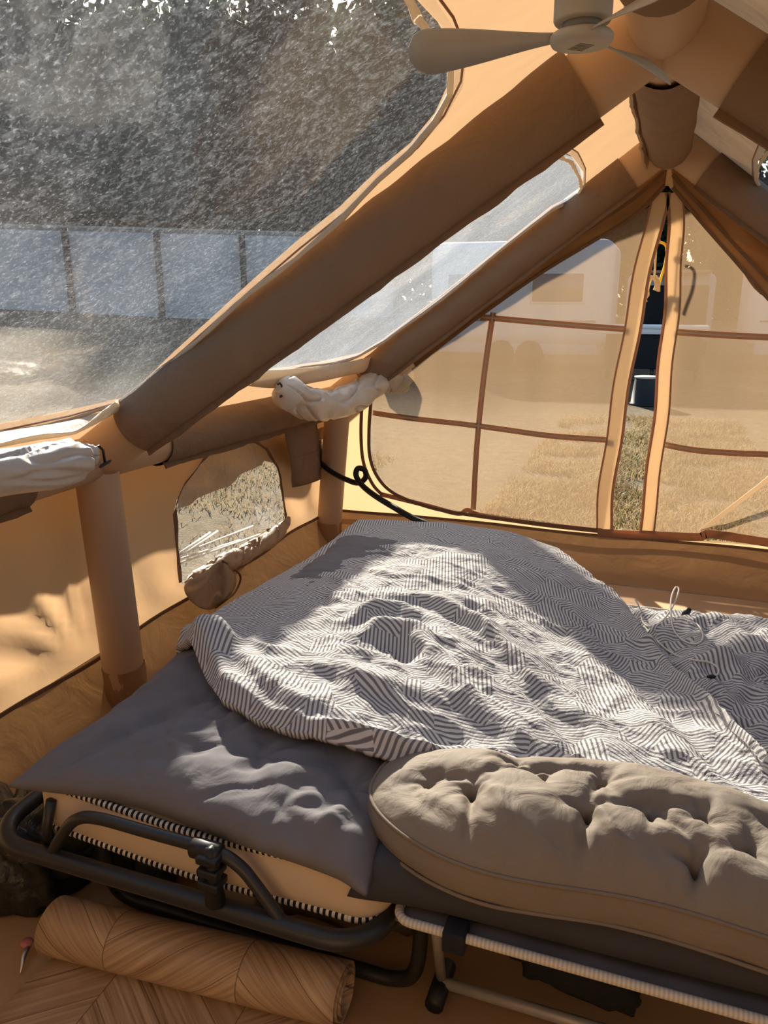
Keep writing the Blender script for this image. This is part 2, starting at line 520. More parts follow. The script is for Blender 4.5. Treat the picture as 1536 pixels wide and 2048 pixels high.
# ================================================================== THE TENT
XR = -.07                      # ridge
XL, XRT = -2.05, 1.91          # side walls
YF, YB = 4.65, -.62            # front and back walls
Y1, Y2, Y0 = 2.27, 4.46, -.45  # the three arches
SEAMZ = .20
def rp(y):
    t = min(max((y - Y1) / (4.5 - Y1), 0), 1.1)
    return 2.37 + .08 * t, .654 + .086 * t
def roofz(x, y):
    zr, s = rp(y)
    return zr - s * abs(x - XR)
def on_roof(px, py):
    r = ray(px, py)
    lo, hi = .5 / FPX, 12 / FPX
    f = lambda t: (_C + r * t)[2] - roofz(*(_C + r * t)[:2])
    a, b = lo, hi
    for _ in range(60):
        m_ = (a + b) / 2
        if f(m_) > 0: b = m_
        else: a = m_
    return _C + r * a
def rrect(x0, y0, x1, y1, r, n=6):
    out = []
    for (cx, cy, a0) in ((x1 - r, y0 + r, -90), (x1 - r, y1 - r, 0), (x0 + r, y1 - r, 90), (x0 + r, y0 + r, 180)):
        for i in range(n + 1):
            a = math.radians(a0 + 90 * i / n)
            out.append((cx + r * math.cos(a), cy + r * math.sin(a)))
    return out
# roof windows as outlines in plan (x, y)
nw = [on_roof(*q) for q in [(835, 0), (875, 45), (903, 100), (900, 165), (870, 230), (820, 292), (755, 345), (680, 418), (590, 490), (500, 568), (420, 640), (350, 703), (255, 790)]]
near_win = [(p[0], p[1]) for p in nw]
xb = near_win[-1][0]
near_win += [(xb - .03, 2.0), (xb - .035, 1.6), (xb - .03, 1.0), (xb - .02, .3), (xb + .12, .04), (xb + .4, 0.0), (-.7, 0.0), (-.52, .06), (-.44, .25), (-.43, .8), (-.44, 1.2)]
fa = [on_roof(*q) for q in [(1090, 300), (1118, 300), (1140, 312), (1160, 340), (1163, 368), (1150, 390)]]
far_win = [(p[0], p[1]) for p in fa]
ftx = far_win[0][0]; 
far_win += [(-.62, 4.30), (-.9, 4.33), (-1.3, 4.34), (-1.55, 4.33), (-1.66, 4.22), (-1.69, 3.9), (-1.70, 3.4), (-1.71, 2.9), (-1.70, 2.6), (-1.6, 2.47), (-1.3, 2.45), (-.8, 2.46), (-.55, 2.50), (ftx - .02, 2.62), (ftx, 2.8)]
def mirror(pl): return [(2 * XR - x, y) for (x, y) in pl]
def clean(poly):
    out = [poly[0]]
    for p in poly[1:]:
        if math.hypot(p[0] - out[-1][0], p[1] - out[-1][1]) > .012: out.append(p)
    return out
near_win, far_win = clean(near_win), clean(far_win)

def roof_fn(x, y, amp=.012):
    n = float(fbm(x * 1.6 + 3, y * 1.6, 3)) * amp
    return (x, y, roofz(x, y) + n)
EAVE = .36
front_over = .62               # porch overhang of the roof sheet
def roof_outline(left=True):
    xe = XL - EAVE if left else XRT + EAVE
    ex = 0.0
    pts = [(XR, YB - .15), (XR, YF + .70)]
    for t, d in ((.2, .46), (.4, .36), (.6, .30), (.8, .30), (1, .34)) if left else ((.2, .80), (.4, .86), (.6, .75), (.8, .55), (1, .34)):
        pts.append((XR + (xe - XR) * t, YF + d))
    pts += [(xe, YB - .15)]
    return pts
ceil_l, _ = sheet('ceiling', roof_outline(True), [near_win, far_win], .10, lambda x, y: roof_fn(x, y), M['tent'])
tag(ceil_l, 'tan canvas roof slope holding the two big clear windows in view', 'roof', kind='structure')
ceil_r, _ = sheet('ceiling', roof_outline(False), [mirror(near_win), mirror(far_win)], .10, lambda x, y: roof_fn(x, y), M['tent'])
tag(ceil_r, 'tan canvas roof slope opposite the clear roof windows, beyond the ridge beam', 'roof', kind='structure')

def pane(idx, poly, label, m, fn, d=.06):
    gx_, gy_ = sum(p[0] for p in poly) / len(poly), sum(p[1] for p in poly) / len(poly)
    big = [(p[0] + .035 * (p[0] - gx_) / math.hypot(p[0] - gx_, p[1] - gy_), p[1] + .035 * (p[1] - gy_) / math.hypot(p[0] - gx_, p[1] - gy_)) for p in resample(poly, .06)]
    v, f, lp = sheet2d(big, [], d)
    o = mk('window_%d' % idx, [fn(*p) for p in v], f, m, None, True, v)
    tag(o, label, 'window', kind='structure')
    path = [Vector(fn(*p)) + Vector((0, 0, -.004)) for p in resample(poly, .05)]
    rf = lambda L, th, t: .008 + .003 * math.sin(L * 37) * math.sin(L * 91)
    tube('binding', path, .006, M['lip'], o, 6, True, False, rf)
    cx, cy = sum(p[0] for p in poly) / len(poly), sum(p[1] for p in poly) / len(poly)
    out = [(p[0] + .03 * (p[0] - cx) / math.hypot(p[0] - cx, p[1] - cy), p[1] + .03 * (p[1] - cy) / math.hypot(p[0] - cx, p[1] - cy)) for p in resample(poly, .06)]
    tube('stitch_band', [Vector((p[0], p[1], roofz(*p) - .008)) for p in out], .003, M['strap'], o, 5, True, False)
    return o
def pvc_fn(x, y):
    w = .014 * math.sin(x * 9 + y * 5) * math.sin(y * 4 - x * 3) + .02 * float(fbm(x * 3 + 9, y * 3, 3))
    return (x, y, roofz(x, y) - .022 + w * .6)
pane(1, near_win, 'large scratched clear plastic roof window, trees behind, in front of the rafter with fan', M['pvc'], pvc_fn)
pane(2, far_win, 'scratched clear plastic roof window between the two sloping rafters', M['pvcfar'], pvc_fn)
pane(4, mirror(near_win), 'clear plastic roof window in the slope across the ridge, at the rear', M['pvc'], pvc_fn, .1)
pane(5, mirror(far_win), 'clear plastic roof window in the slope across the ridge, beside the door', M['pvc'], pvc_fn, .1)

# ---- side wall left with its arched window ------------------------
def wl_fn(y, z):
    bulge = .035 * math.sin(math.pi * min(max((z - .2) / .9, 0), 1))
    x = XL - bulge + .03 * float(fbm(y * 2.1, z * 2.5 + 4, 3)) * float(sstep(.18, .35, z))
    # slack folds fanning out from the foot of the near post
    dy, dz = y - 2.2, z - .22
    r = math.hypot(dy, dz)
    if r > 1e-3 and dy < .05:
        a = math.atan2(dz, -dy)
        x += .012 * float(sstep(.22, .34, z)) * math.sin(a * 13 + 2 * math.sin(r * 4)) * math.exp(-((r - .35) / .35) ** 2)
    x += .008 * float(sstep(.2, .3, z)) * math.sin(y * 19 + 3 * math.sin(z * 3)) * math.exp(-((z - .3) / .3) ** 2)
    x += .010 * math.sin((y + z * .8) * 12 + 2 * float(vn(y * 2, z * 2))) * float(sstep(.5, .9, z))
    return (x, y, z)
swpx = [(360, 1165), (359, 1100), (362, 1030), (380, 970), (405, 925), (440, 890), (480, 880), (520, 882), (548, 900), (565, 935), (575, 985), (577, 1030), (572, 1052), (540, 1062), (500, 1085), (440, 1125), (400, 1150), (372, 1172)]
side_win = [(p[1], p[2]) for p in (atX(x, y, XL) for x, y in swpx)]
wall_out = [(YB, SEAMZ), (YF, SEAMZ), (YF, roofz(XL, YF)), (3.4, roofz(XL, 3.4)), (Y1, roofz(XL, Y1)), (YB, roofz(XL, YB))]
wl, _ = sheet('wall_left', wall_out, [side_win], .035, wl_fn, M['tent'])
tag(wl, 'tan canvas side wall with the arched plastic window, behind the near post', 'wall', kind='structure')
def sw_fn(y, z):
    x, a, b = wl_fn(y, z); return (x + .012 * math.sin(y * 23 + math.sin(z * 7)) - .004, a, b)
o, lp = sheet('window_3', side_win, [], .04, sw_fn, M['pvcside'])
tag(o, 'small arched clear side window with its cover dropped, grass outside', 'window', kind='structure')
zp = [Vector(wl_fn(*p)) + Vector((.006, 0, 0)) for p in resample(side_win[:14], .03, False)]
ribbon('zip_band', zp, [.018 + .006 * math.sin(i * .9) for i in range(len(zp))], (0, .6, .6), M['seam'], o, .004)
oc = [(p[1], p[2]) for p in (atX(x, y, XL - .08) for x, y in ((352, 1018), (395, 1003), (450, 975), (500, 945), (530, 922), (556, 928), (575, 948), (590, 930), (575, 870), (500, 855), (420, 870), (370, 930)))]
cov, _ = sheet('outer_cover', oc, [], .03, lambda y, z: (XL - .09 - .03 * math.sin(z * 30 + y * 14) * .6 + .02 * float(fbm(y * 9, z * 9, 3)), y, z), M['flap'], o)
for yy, zb, zt in ((3.72, .36, .83), (3.92, .42, .73), (3.35, .30, .82)):
    tube('fold_line', [Vector(sw_fn(yy + .012 * math.sin(z * 21), z)) + Vector((.004, 0, 0)) for z in np.linspace(zb, zt, 14)], .0035, M['pvcside'], o, 6)
# right and back walls
wr, _ = sheet('wall_right', [(YB, SEAMZ), (YF, SEAMZ), (YF, roofz(XRT, YF)), (Y1, roofz(XRT, Y1)), (YB, roofz(XRT, YB))], [], .2,
              lambda y, z: (XRT + .02 * float(fbm(y * 2 + 8, z * 2, 3)), y, z), M['tent'])
tag(wr, 'tan canvas side wall on the cot side of the tent', 'wall', kind='structure')
wb, _ = sheet('wall_back', [(XL, SEAMZ), (XRT, SEAMZ), (XRT, roofz(XRT, YB)), (XR, roofz(XR, YB)), (XL, roofz(XL, YB))], [], .2,
              lambda x, z: (x, YB, z), M['tent'])
tag(wb, 'tan canvas gable wall at the rear of the tent', 'wall', kind='structure')

# ---- front gable with the mesh doors ------------------------------
def pf(px, py, y=YF):
    p = atY(px, py, y); return (float(p[0]), float(p[2]))
lft = [pf(*q) for q in [(742, 800), (740, 860), (742, 915), (757, 955), (790, 985), (850, 1008), (920, 1024), (1080, 1044), (1215, 1060), (1300, 1066), (1400, 1068), (1536, 1098)]]
zb_ = lft[8][1]
right_x = 2 * XR - lft[0][0]
valpx = [(1330, 372), (1270, 432), (1180, 487), (1080, 548), (980, 618), (900, 678), (830, 732)]
val = [pf(*q) for q in valpx]
door_hole = lft[:9] + [(XR, zb_), (.5, zb_), (right_x - .35, zb_), (right_x - .1, zb_ + .05), (right_x, zb_ + .2), (right_x, lft[0][1])]
door_hole += [(2 * XR - x, z) for (x, z) in val[::-1]] + val
door_hole = clean(door_hole)
gz = lambda x: roofz(x, YF)
front_out = [(XL, SEAMZ), (XRT, SEAMZ), (XRT, gz(XRT)), (XR, gz(XR)), (XL, gz(XL))]
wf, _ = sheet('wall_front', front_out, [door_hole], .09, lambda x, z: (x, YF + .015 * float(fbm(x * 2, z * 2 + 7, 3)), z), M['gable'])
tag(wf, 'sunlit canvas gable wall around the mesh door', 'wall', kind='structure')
def ff(px, py, off=-.006): 
    p = atY(px, py, YF + off); return Vector(p)
def mir(v): return Vector((2 * XR - v.x, v.y, v.z))
def valance(up, lo):
    U_, L_ = catmull(up, 6), catmull(lo, 6)
    vs = []
    for i, (a, b) in enumerate(zip(U_, L_)):
        for j in range(5): vs.append(a.lerp(b, j / 4) + Vector((0, .008 * math.sin(i * .7 + j), 0)))
    mk('valance', vs, grid_faces(len(U_), 5), M['band'], wf).modifiers.new('thickness', 'SOLIDIFY').thickness = .003
vu = [ff(*q, -.02) for q in [(1336, 325), (1262, 372), (1170, 432), (1060, 505), (960, 578), (880, 640), (810, 695)]]
vl = [ff(*q, -.02) for q in [(1330, 372), (1270, 432), (1180, 487), (1080, 548), (980, 618), (900, 678), (830, 732)]]
valance(vu, vl)
valance([ff(*q, -.02) for q in [(1341, 325), (1400, 362), (1470, 425), (1536, 488)]] + [mir(p) for p in vu[4:]], [ff(*q, -.02) for q in [(1347, 375), (1400, 442), (1470, 522), (1536, 598)]] + [mir(p) for p in vl[4:]])
# brown bindings on the gable
binds = [
    [(742, 800), (738, 860), (740, 915), (757, 957), (790, 988), (850, 1012), (920, 1027), (1080, 1048), (1215, 1063)],
    [(724, 800), (722, 870), (727, 925), (745, 968), (765, 990)],
    [(1333, 340), (1262, 402), (1170, 462), (1060, 530), (960, 602), (880, 662), (815, 715)],
    [(1330, 372), (1270, 432), (1180, 487), (1080, 548), (980, 618), (900, 678), (830, 732)],
    [(1345, 350), (1400, 412), (1470, 490), (1536, 560), (1620, 655), (1700, 740)],
    [(1345, 375), (1400, 442), (1470, 522), (1536, 598), (1620, 690), (1700, 775)],
]
for i, b in enumerate(binds):
    o = ribbon('trim_%d' % (i + 1), catmull([ff(*q, -.03 if i > 1 else -.006) for q in b], 6), .022 if i in (0, 1) else .016, (1, 0, .6) if i < 2 else (.2, 0, 1), M['seam'], None, .004)
    tag(o, ['brown zip binding curving down the side of the mesh door', 'thin brown binding outside the curved door zip', 'upper brown binding along the orange gable band', 'lower brown binding along the orange gable band',
            'upper brown binding on the gable band across the ridge', 'lower brown binding on the gable band across the ridge'][i], 'trim', kind='structure')

def mesh_door(idx, poly, label):
    fn = lambda x, z: (x, YF + .03 + .035 * float(fbm(x * 3.1 + idx * 5, z * .8, 3)), z)
    o, lp = sheet('door_%d' % idx, poly, [], .06, fn, M['mesh'])
    tag(o, label, 'door', kind='structure'); return o, fn
inL = [(1316, 400), (1300, 490), (1278, 590), (1258, 700), (1240, 810), (1224, 910), (1212, 1000), (1204, 1062)]
inR = [(1352, 400), (1358, 470), (1352, 560), (1344, 660), (1334, 760), (1324, 860), (1310, 970), (1292, 1064)]
pl_ = [pf(*q) for q in inL]; pr_ = [pf(*q) for q in inR]
polyL = clean(lft[:8] + [pl_[-1]] + pl_[::-1][1:] + val[1:])
polyR = clean([pr_[-1]] + [(right_x - .35, zb_), (right_x - .1, zb_ + .05), (right_x, zb_ + .2), (right_x, lft[0][1])] + [(2 * XR - x, z) for (x, z) in val[::-1]][:-1] + pr_[:-1])
dL, fnL = mesh_door(1, polyL, 'mesh door panel with a crossed tape grid, beside the far post')
dR, fnR = mesh_door(2, polyR, 'mesh door panel across the open gap from the taped grid panel')
def strip(parent, pts, w, side):
    path = catmull([ff(*q, .0) for q in pts], 6)
    path = [p + Vector((.006 * math.sin(i * .5), 0, 0)) for i, p in enumerate(path)]
    ribbon('edge_band', path, w, (1, 0, 0), M['cream'], parent, .006)
    for s in (-1, 1):
        ribbon('binding', [p + Vector((s * w / 2, -.004, 0)) for p in path], .016 if s == side else .010, (1, 0, 0), M['strap'], parent, .006)
strip(dL, [(1322, 385), (1300, 480), (1276, 590), (1256, 700), (1238, 810), (1222, 910), (1211, 1000), (1206, 1063)], .085, 1)
strip(dR, [(1348, 385), (1352, 470), (1347, 560), (1339, 660), (1329, 760), (1318, 860), (1305, 970), (1292, 1065)], .075, -1)
def tape(parent, pts, fn):
    path = []
    for q in catmull([Vector((*pf(*q), 0)) for q in pts], 6):
        x, y, z = fn(q.x, q.y); path.append(Vector((x, y - .006, z)))
    a, b = path[0], path[-1]
    wd = (0, 0, 1) if abs(b.x - a.x) > abs(b.z - a.z) else (1, 0, 0)
    o = ribbon('tape', path, .034, wd, M['strap'], parent, .004)
    ribbon('tape_centre', [p + Vector((0, -.003, 0)) for p in path], .011, wd, M['cream'], o, .003)
tape(dL, [(986, 625), (975, 700), (962, 800), (952, 900), (944, 1022)], fnL)
tape(dL, [(960, 634), (1060, 643), (1160, 652), (1254, 659)], fnL)
tape(dL, [(744, 826), (830, 838), (960, 853), (1100, 872), (1222, 882)], fnL)
tape(dR, [(1344, 664), (1440, 670), (1600, 678), (1760, 686)], fnR)
tape(dR, [(1672, 668), (1664, 760), (1652, 900), (1640, 1080)], fnR)
tape(dR, [(1324, 890), (1380, 900), (1450, 906), (1600, 914), (1800, 930)], fnR)
# hem of the doors along the bottom
o = ribbon('trim_7', catmull([ff(*q, -.004) for q in [(760, 988), (850, 1010), (915, 1027), (935, 1020), (960, 1030), (1080, 1048), (1204, 1062)]], 5), .03, (0, 0, 1), M['strap'], None, .006)
tag(o, 'brown zip hem under the taped mesh panel', 'trim', kind='structure')
o = ribbon('trim_8', catmull([ff(*q, -.012) for q in [(1195, 1066), (1300, 1070), (1396, 1074), (1420, 1068), (1536, 1085), (1700, 1110)]], 5), .05, (0, 0, 1), M['strap'], None, .008)
tag(o, 'brown zip hem under the gap and the plain mesh panel', 'trim', kind='structure')

# ---- groundsheet: floor and upturned edges ------------------------
FX0, FX1, FY0, FY1 = XL + .14, XRT - .14, YB + .1, YF - .29
fl, _ = sheet('floor', [(FX0, FY0), (FX1, FY0), (FX1, FY1), (FX0, FY1)], [], .12, lambda x, y: (x, y, .006 * float(fbm(x * 2, y * 2 + 3, 3)) * (1 if y > 1.9 else .3) - .004), M['floor'])
tag(fl, 'tan brown groundsheet floor of the tent', 'floor', kind='structure')
def upturn(name, a0, a1, b0, b1, label, ax):
    n, k = 60, 7
    vs, uv = [], []
    for i in range(n):
        t = i / (n - 1)
        for j in range(k):
            s = j / (k - 1)
            if ax == 'y': x = b0 + (b1 - b0) * s; y = a0 + (a1 - a0) * t
            else: y = b0 + (b1 - b0) * s; x = a0 + (a1 - a0) * t
            z = SEAMZ * s ** 1.4 + .012 * float(fbm(x * 4 + 2, y * 4, 3)) * math.sin(math.pi * s)
            vs.append((x, y, max(z, -.003))); uv.append((t * 4, s))
    o = mk(name, vs, grid_faces(n, k), M['mud'], None, True, uv)
    return tag(o, label, 'groundsheet edge', kind='structure')
upturn('baseboard_left', YB, YF - .05, FX0 + .01, XL, 'orange brown upturned groundsheet edge below the side window', 'y')
upturn('baseboard_front', XL, XRT, FY1 - .01, YF, 'orange brown upturned groundsheet edge below the mesh door', 'x')
upturn('baseboard_right', YB, YF, FX1 - .01, XRT, 'upturned groundsheet edge on the cot side', 'y')
upturn('baseboard_back', XL, XRT, FY0 + .01, YB, 'upturned groundsheet edge at the rear', 'x')
def seamline(i, pts, label, w=.016, wd=(0, 0, 1), m='seam'):
    o = ribbon('trim_%d' % i, pts, w, wd, M[m], None, .006); tag(o, label, 'trim', kind='structure')
seamline(9, [(XL + .012 + .008 * math.sin(y * 9), y, SEAMZ + .008 * math.sin(y * 5)) for y in np.linspace(YB, YF, 80)], 'dark seam along the foot of the side wall')
seamline(10, [(x, YF - .012 - .004 * math.sin(x * 9), SEAMZ + .005 * math.sin(x * 4)) for x in np.linspace(XL, XRT, 80)], 'dark seam along the foot of the front gable')
seamline(11, [(x, YF - .035, SEAMZ - .045 + .004 * math.sin(x * 5)) for x in np.linspace(XL, XRT, 60)], 'thin lower seam on the front groundsheet edge', .008)

# ---- inflatable frame ---------------------------------------------
FR = empty('air_beam_frame', (XL + .1, Y1, 0), 'tan inflatable tube frame of posts, rafters, eave beams and ridge holding up the tent', 'tent frame')
RT = .088
def frame_nodes(y, xl, ze, za):
    return Vector((xl, y, ze)), Vector((XR, y, za)), Vector((2 * XR - xl, y, ze))
def sleeve_tube(a, b, t0, t1, r, flap_dir, seed, parent, seg=28):
    a, b = Vector(a), Vector(b)
    n = 60
    path = [a.lerp(b, t0 + (t1 - t0) * i / n) for i in range(n + 1)]
    L0 = (b - a).length * (t1 - t0)
    def rf(L, th, t):
        return r + .003 * float(fbm(L * 7 + seed, th * 1.6 + seed, 3)) + .002 * math.sin(L * 34 + th * 2) * max(0, math.sin(th * 1.5 + seed))
    s = tube('sleeve', path, r, M['sleeve'], parent, seg, False, False, rf)
    d = (b - a).normalized()
    f = Vector(flap_dir); f = (f - d * f.dot(d)).normalized()
    p2 = [p + f * (r + .006 + .006 * float(fbm(i * .35 + seed, 2, 2))) for i, p in enumerate(path)]
    ribbon('sleeve_edge', p2, .028, f, M['seam'], s, .007)
    return s
def rafter(a, b, t0, t1, seed, sr=.104, fd=(.3, -.35, -1)):
    d = (Vector(b) - Vector(a))
    t = tube('rafter', [Vector(a).lerp(Vector(b), i / 24) for i in range(25)], RT, M['tube'], FR, 28)
    sleeve_tube(a, b, t0, t1, sr, fd, seed, t)
nA = frame_nodes(Y1, -1.945, 1.02, 2.245)
nB = frame_nodes(Y2, -1.90, .975, 2.345)
nC = frame_nodes(Y0, -1.945, 1.02, 2.245)
rafter(nA[0], nA[1], .11, .897, 1.0, .108)
rafter(nA[2], nA[1], .11, .897, 4.0, fd=(-.3, -.35, -1))
rafter(nB[0], nB[1], .10, .895, 7.0, .098)
rafter(nB[2], nB[1], .10, .895, 9.0, .098, fd=(-.3, -.35, -1))
rafter(nC[0], nC[1], .155, .852, 11.0)
rafter(nC[2], nC[1], .155, .852, 13.0, fd=(-.3, -.35, -1))
def post(top, foot):
    top, foot = Vector(top), Vector(foot)
    n = 26
    path = [foot.lerp(top, i / n) for i in range(n + 1)]
    H = (top - foot).length
    def rf(L, th, t):
        e = .03
        k = math.sqrt(max(0.05, 1 - (1 - min(L / e, 1)) ** 2))
        return .08 * k + .001 * math.sin(th * 3 + L * 5)
    path = [foot + (top - foot) * (L / H) for L in [0, .006, .015, .03] + list(np.linspace(.06, H, n))]
    p = tube('post', path, .08, M['tube'], FR, 28, False, True, rf)
    cuff = [foot + (top - foot) * (L / H) for L in np.linspace(.012, .17, 12)]
    tube('foot_cuff', cuff, .085, M['mud'], p, 24, False, False, lambda L, th, t: .0845 + .004 * float(fbm(th * 2, L * 20, 2)) - .003 * (th > 2.4 and th < 5.4))
    for z, a in ((.86, .5), (.90, 3.4)):
        pass
post(nA[0] + Vector((0, 0, -.0)), (-1.925, Y1 + .02, 0.004))
post(nB[0] + Vector((0, 0, -.0)), (-1.985, Y2 - .01, 0.004))
post(nC[0], (-1.925, Y0, 0.004))
for nn in (nA, nB, nC): post(nn[2], (2 * XR + 1.93, nn[2].y, 0.004))
def eave(a, b, seed, t0=.16, t1=.86):
    t = tube('eave_beam', [Vector(a).lerp(Vector(b), i / 20) for i in range(21)], .082, M['tube'], FR, 24)
    sl = sleeve_tube(a, b, t0, t1, .094, (.5, 0, -1), seed, t, 24)
eave(nA[0], nB[0], 21.0); eave(nC[0], nA[0], 23.0)
eave(nA[2], nB[2], 25.0); eave(nC[2], nA[2], 27.0)
rg = tube('ridge_beam', [Vector((XR, y, 2.245 if y < Y1 else 2.245 + (y - Y1) * .025)) for y in np.linspace(Y0, Y2, 40)], .09, M['tube'], FR, 28)
sl = tube('sleeve', [Vector((XR, y, 2.245 + (y - Y1) * .025)) for y in np.linspace(Y1 + .22, Y2 - .16, 40)], .11, M['sleeve'], rg, 28, False, False,
          lambda L, th, t: .104 + .012 * math.sin(math.pi * t) * max(0, -math.cos(th)) + .005 * float(fbm(L * 6, th * 2, 3)))
edge = [Vector((XR - .100 - .003 * math.sin(y * 17) - .006 * float(fbm(y * 9, 1, 3)), y, 2.228 - .01 * float(fbm(y * 6, 4, 3)) - .0 * ((y - Y1) / 2.2))) for y in np.linspace(Y1 + .08, Y2 - .1, 60)]
ribbon('sleeve_edge', edge, [.05 + .012 * float(fbm(i * .4, 7, 3)) for i in range(60)], (-.25, 0, -1), M['flap'], sl, .012)
tube('sleeve', [Vector((XR, y, 2.245)) for y in np.linspace(Y0 + .25, Y1 - .42, 30)], .106, M['sleeve'], rg, 24, False, False)
# rings hanging from the ridge sleeve
for (px, py, y) in ((1306, 232, 3.35), (1308, 280, 3.95)):
    c = Vector(atY(px, py, y))
    e = empty('toggle_ring', c, 'small dark ring hanging from the ridge sleeve on a thin loop', 'ring', 'rings on the ridge sleeve')
    tube('ring', [c + Vector((math.cos(a) * .017, 0, math.sin(a) * .019)) for a in np.linspace(0, 2 * math.pi, 20, endpoint=False)], .006, M['seam'], e, 8, True)
    tube('loop', [c + Vector((.002, 0, .018)), c + Vector((.02, .0, .05)), Vector((XR - .10, y, 2.22))], .004, M['sleeve'], e, 6)

# ================================================================== FITTINGS
# fan hung under the ridge
FY = 1.35
fc = Vector(atY(1163, 76, FY))
fan = empty('ceiling_fan', fc, 'small pale plastic hanging fan with three blades below the ridge', 'fan')
S = .9
lathe('hub_disc', [(.0, -.012), (.030 * S * 1.2, -.0125), (.044, -.010), (.0475, -.004), (.0475, .002), (.044, .006), (.02, .008)], M['fan'], fan, 40, fc)
for i in range(6):
    a = math.radians(40)
    d = Vector((math.cos(a), math.sin(a), 0)); nvec = Vector((-d.y, d.x, 0))
    p = fc + nvec * (.006 * (i - 2.5)) + Vector((0, 0, -.0128))
    ribbon('hub_groove', [p - d * .013, p + d * .013], 0.0011, nvec, M['fandark'], fan, .0006)
lathe('spindle', [(.030, .006), (.030, .024)], M['fandark'], fan, 32, fc)
lathe('motor_housing', [(.041, .020), (.0435, .024), (.0435, .058), (.046, .060), (.060, .072), (.063, .085), (.060, .12), (.045, .135), (.01, .14)], M['fan'], fan, 40, fc)
tube('hanging_cord', [fc + Vector((0, 0, .14)), fc + Vector((.02, .0, .2)), Vector((XR - .02, FY, 2.19))], .006, M['cord'], fan, 8)
def blade(ang, twist, length=.235):
    n = 22
    vs, fs = [], []
    d = Vector((math.cos(ang), math.sin(ang), 0)); w = Vector((-d.y, d.x, 0))
    for i in range(n):
        t = i / (n - 1)
        r = .036 + length * t
        half = .010 + .026 * math.sin(min(t * 1.1, 1) * math.pi / 2) ** 1.3
        if t > .86: half *= math.sqrt(max(0.02, 1 - ((t - .86) / .145) ** 2))
        tw = twist * (.5 + .5 * t)
        for (s, zz) in ((-1, 0), (-.33, .002), (.33, .002), (1, 0), (1, -.002), (-1, -.002)):
            c = w * (s * half * math.cos(tw)) + Vector((0, 0, s * half * math.sin(tw) + zz + .004 - .006 * t))
            vs.append(fc + d * r + c)
    for i in range(n - 1):
        for k in range(6):
            a, b = i * 6 + k, i * 6 + (k + 1) % 6
            fs.append((a, b, b + 6, a + 6))
    fs.append(tuple(range(5, -1, -1))); fs.append(tuple((n - 1) * 6 + k for k in range(6)))
    mk('blade', vs, fs, M['fan'], fan)
for k in range(3): blade(math.radians(184 - 120 * k), math.radians(48))

# rolled window covers below the roof windows
def roll_cover(p0, p1, label, r, seed, toggle_at, end_clump=False, sag=.02):
    p0, p1 = Vector(p0), Vector(p1)
    n = 160
    e = empty('rolled_cover', p0, label, 'rolled cover', 'rolled covers of the roof windows')
    path = []
    for i in range(n + 1):
        t = i / n
        p = p0.lerp(p1, t); p.z -= sag * math.sin(math.pi * t) ; p.x += .008 * math.sin(t * 9 + seed)
        path.append(p)
    def rf(L, th, t):
        f = 1.08 + .12 * float(fbm(L * 5 + seed, math.sin(th) * .9 + 3, 3)) + .16 * (float(vn(L * 6 + 1.2 * math.sin(th + .7), seed + 4 * L + 1.5 * math.cos(th + .7))) - .5) - .22 * max(0, 1 - 7 * abs(float(vn(L * 4.5 + 1.6 * math.cos(th - .8), seed + 1.1 * math.sin(th - .8) + 2 * L)) - .5))
        k = 1
        for c in ([.02, .98] if not end_clump else [.0, .80]):
            k = min(k, .45 + .55 * min(1, abs(t - c) / .07))
        return r * f * k
    tube('roll', path, r, M['shade'], e, 64, False, True, rf)
    return e, path
# near one: hangs along the lower edge of the near window
cA0 = Vector(atX(-90, 935, -1.62)); cA1 = Vector(atX(172, 912, -1.62))
e, path = roll_cover((-1.62, cA0[1] - .25, cA0.z + .012), cA1 + Vector((0, .02, 0)), 'pale satin cover rolled up under the near roof window, toggle at its end', .060, 1.0, 1)
def toggle(e, p):
    p = Vector(p)
    tube('toggle_cord', [p, p + Vector((.0, .018, .006)), p + Vector((.004, .03, -.008)), p + Vector((.004, .034, -.05))], .0045, M['blackplastic'], e, 8)
    q = p + Vector((.004, .034, -.053))
    tube('toggle_bar', [q + Vector((0, -.026, -.006)), q + Vector((0, -.02, -.003)), q + Vector((0, .0, .001)), q + Vector((0, .02, .004)), q + Vector((0, .028, .006))], [.003, .006, .0065, .006, .003], M['blackplastic'], e, 8)
tube('tie_tail', [path[-1] + Vector((0, -.02, .02)), path[-1] + Vector((0, .02, .012)), Vector(atX(190, 898, -1.62))], [.02, .012, .004], M['shade'], e, 10)
toggle(e, atX(190, 898, -1.62))
# far one
cB = [Vector(atX(x, y, -1.64)) for x, y in ((562, 772), (600, 800), (650, 812), (720, 790), (756, 762), (790, 752), (805, 775))]
e = empty('rolled_cover', cB[0], 'pale satin cover rolled up between the two rafters, bunched at its far end', 'rolled cover', 'rolled covers of the roof windows')
pB = catmull(cB, 30)
def rfB(L, th, t):
    f = 1.15 + .12 * float(fbm(L * 5 + 9, math.sin(th) * .9 + 3, 3)) + .2 * (float(vn(L * 7 + 1.2 * math.sin(th + .7), 9 + 4 * L + 1.5 * math.cos(th + .7))) - .5) - .26 * max(0, 1 - 7 * abs(float(vn(L * 5.5 + 1.8 * math.cos(th - .8), 6 + 1.2 * math.sin(th - .8) + 3 * L)) - .5))
    k = min(1, .35 + .65 * min(1, t / .08)) * (.55 + .45 * min(1, abs(t - .70) / .06)) * (1 if t < .9 else 1 - .6 * (t - .9) / .1)
    return .072 * f * k * (1.25 if t > .72 else 1)
tube('roll', pB, .06, M['shade'], e, 64, False, True, rfB)
toggle(e, cB[0] + Vector((0, -.03, .01)))
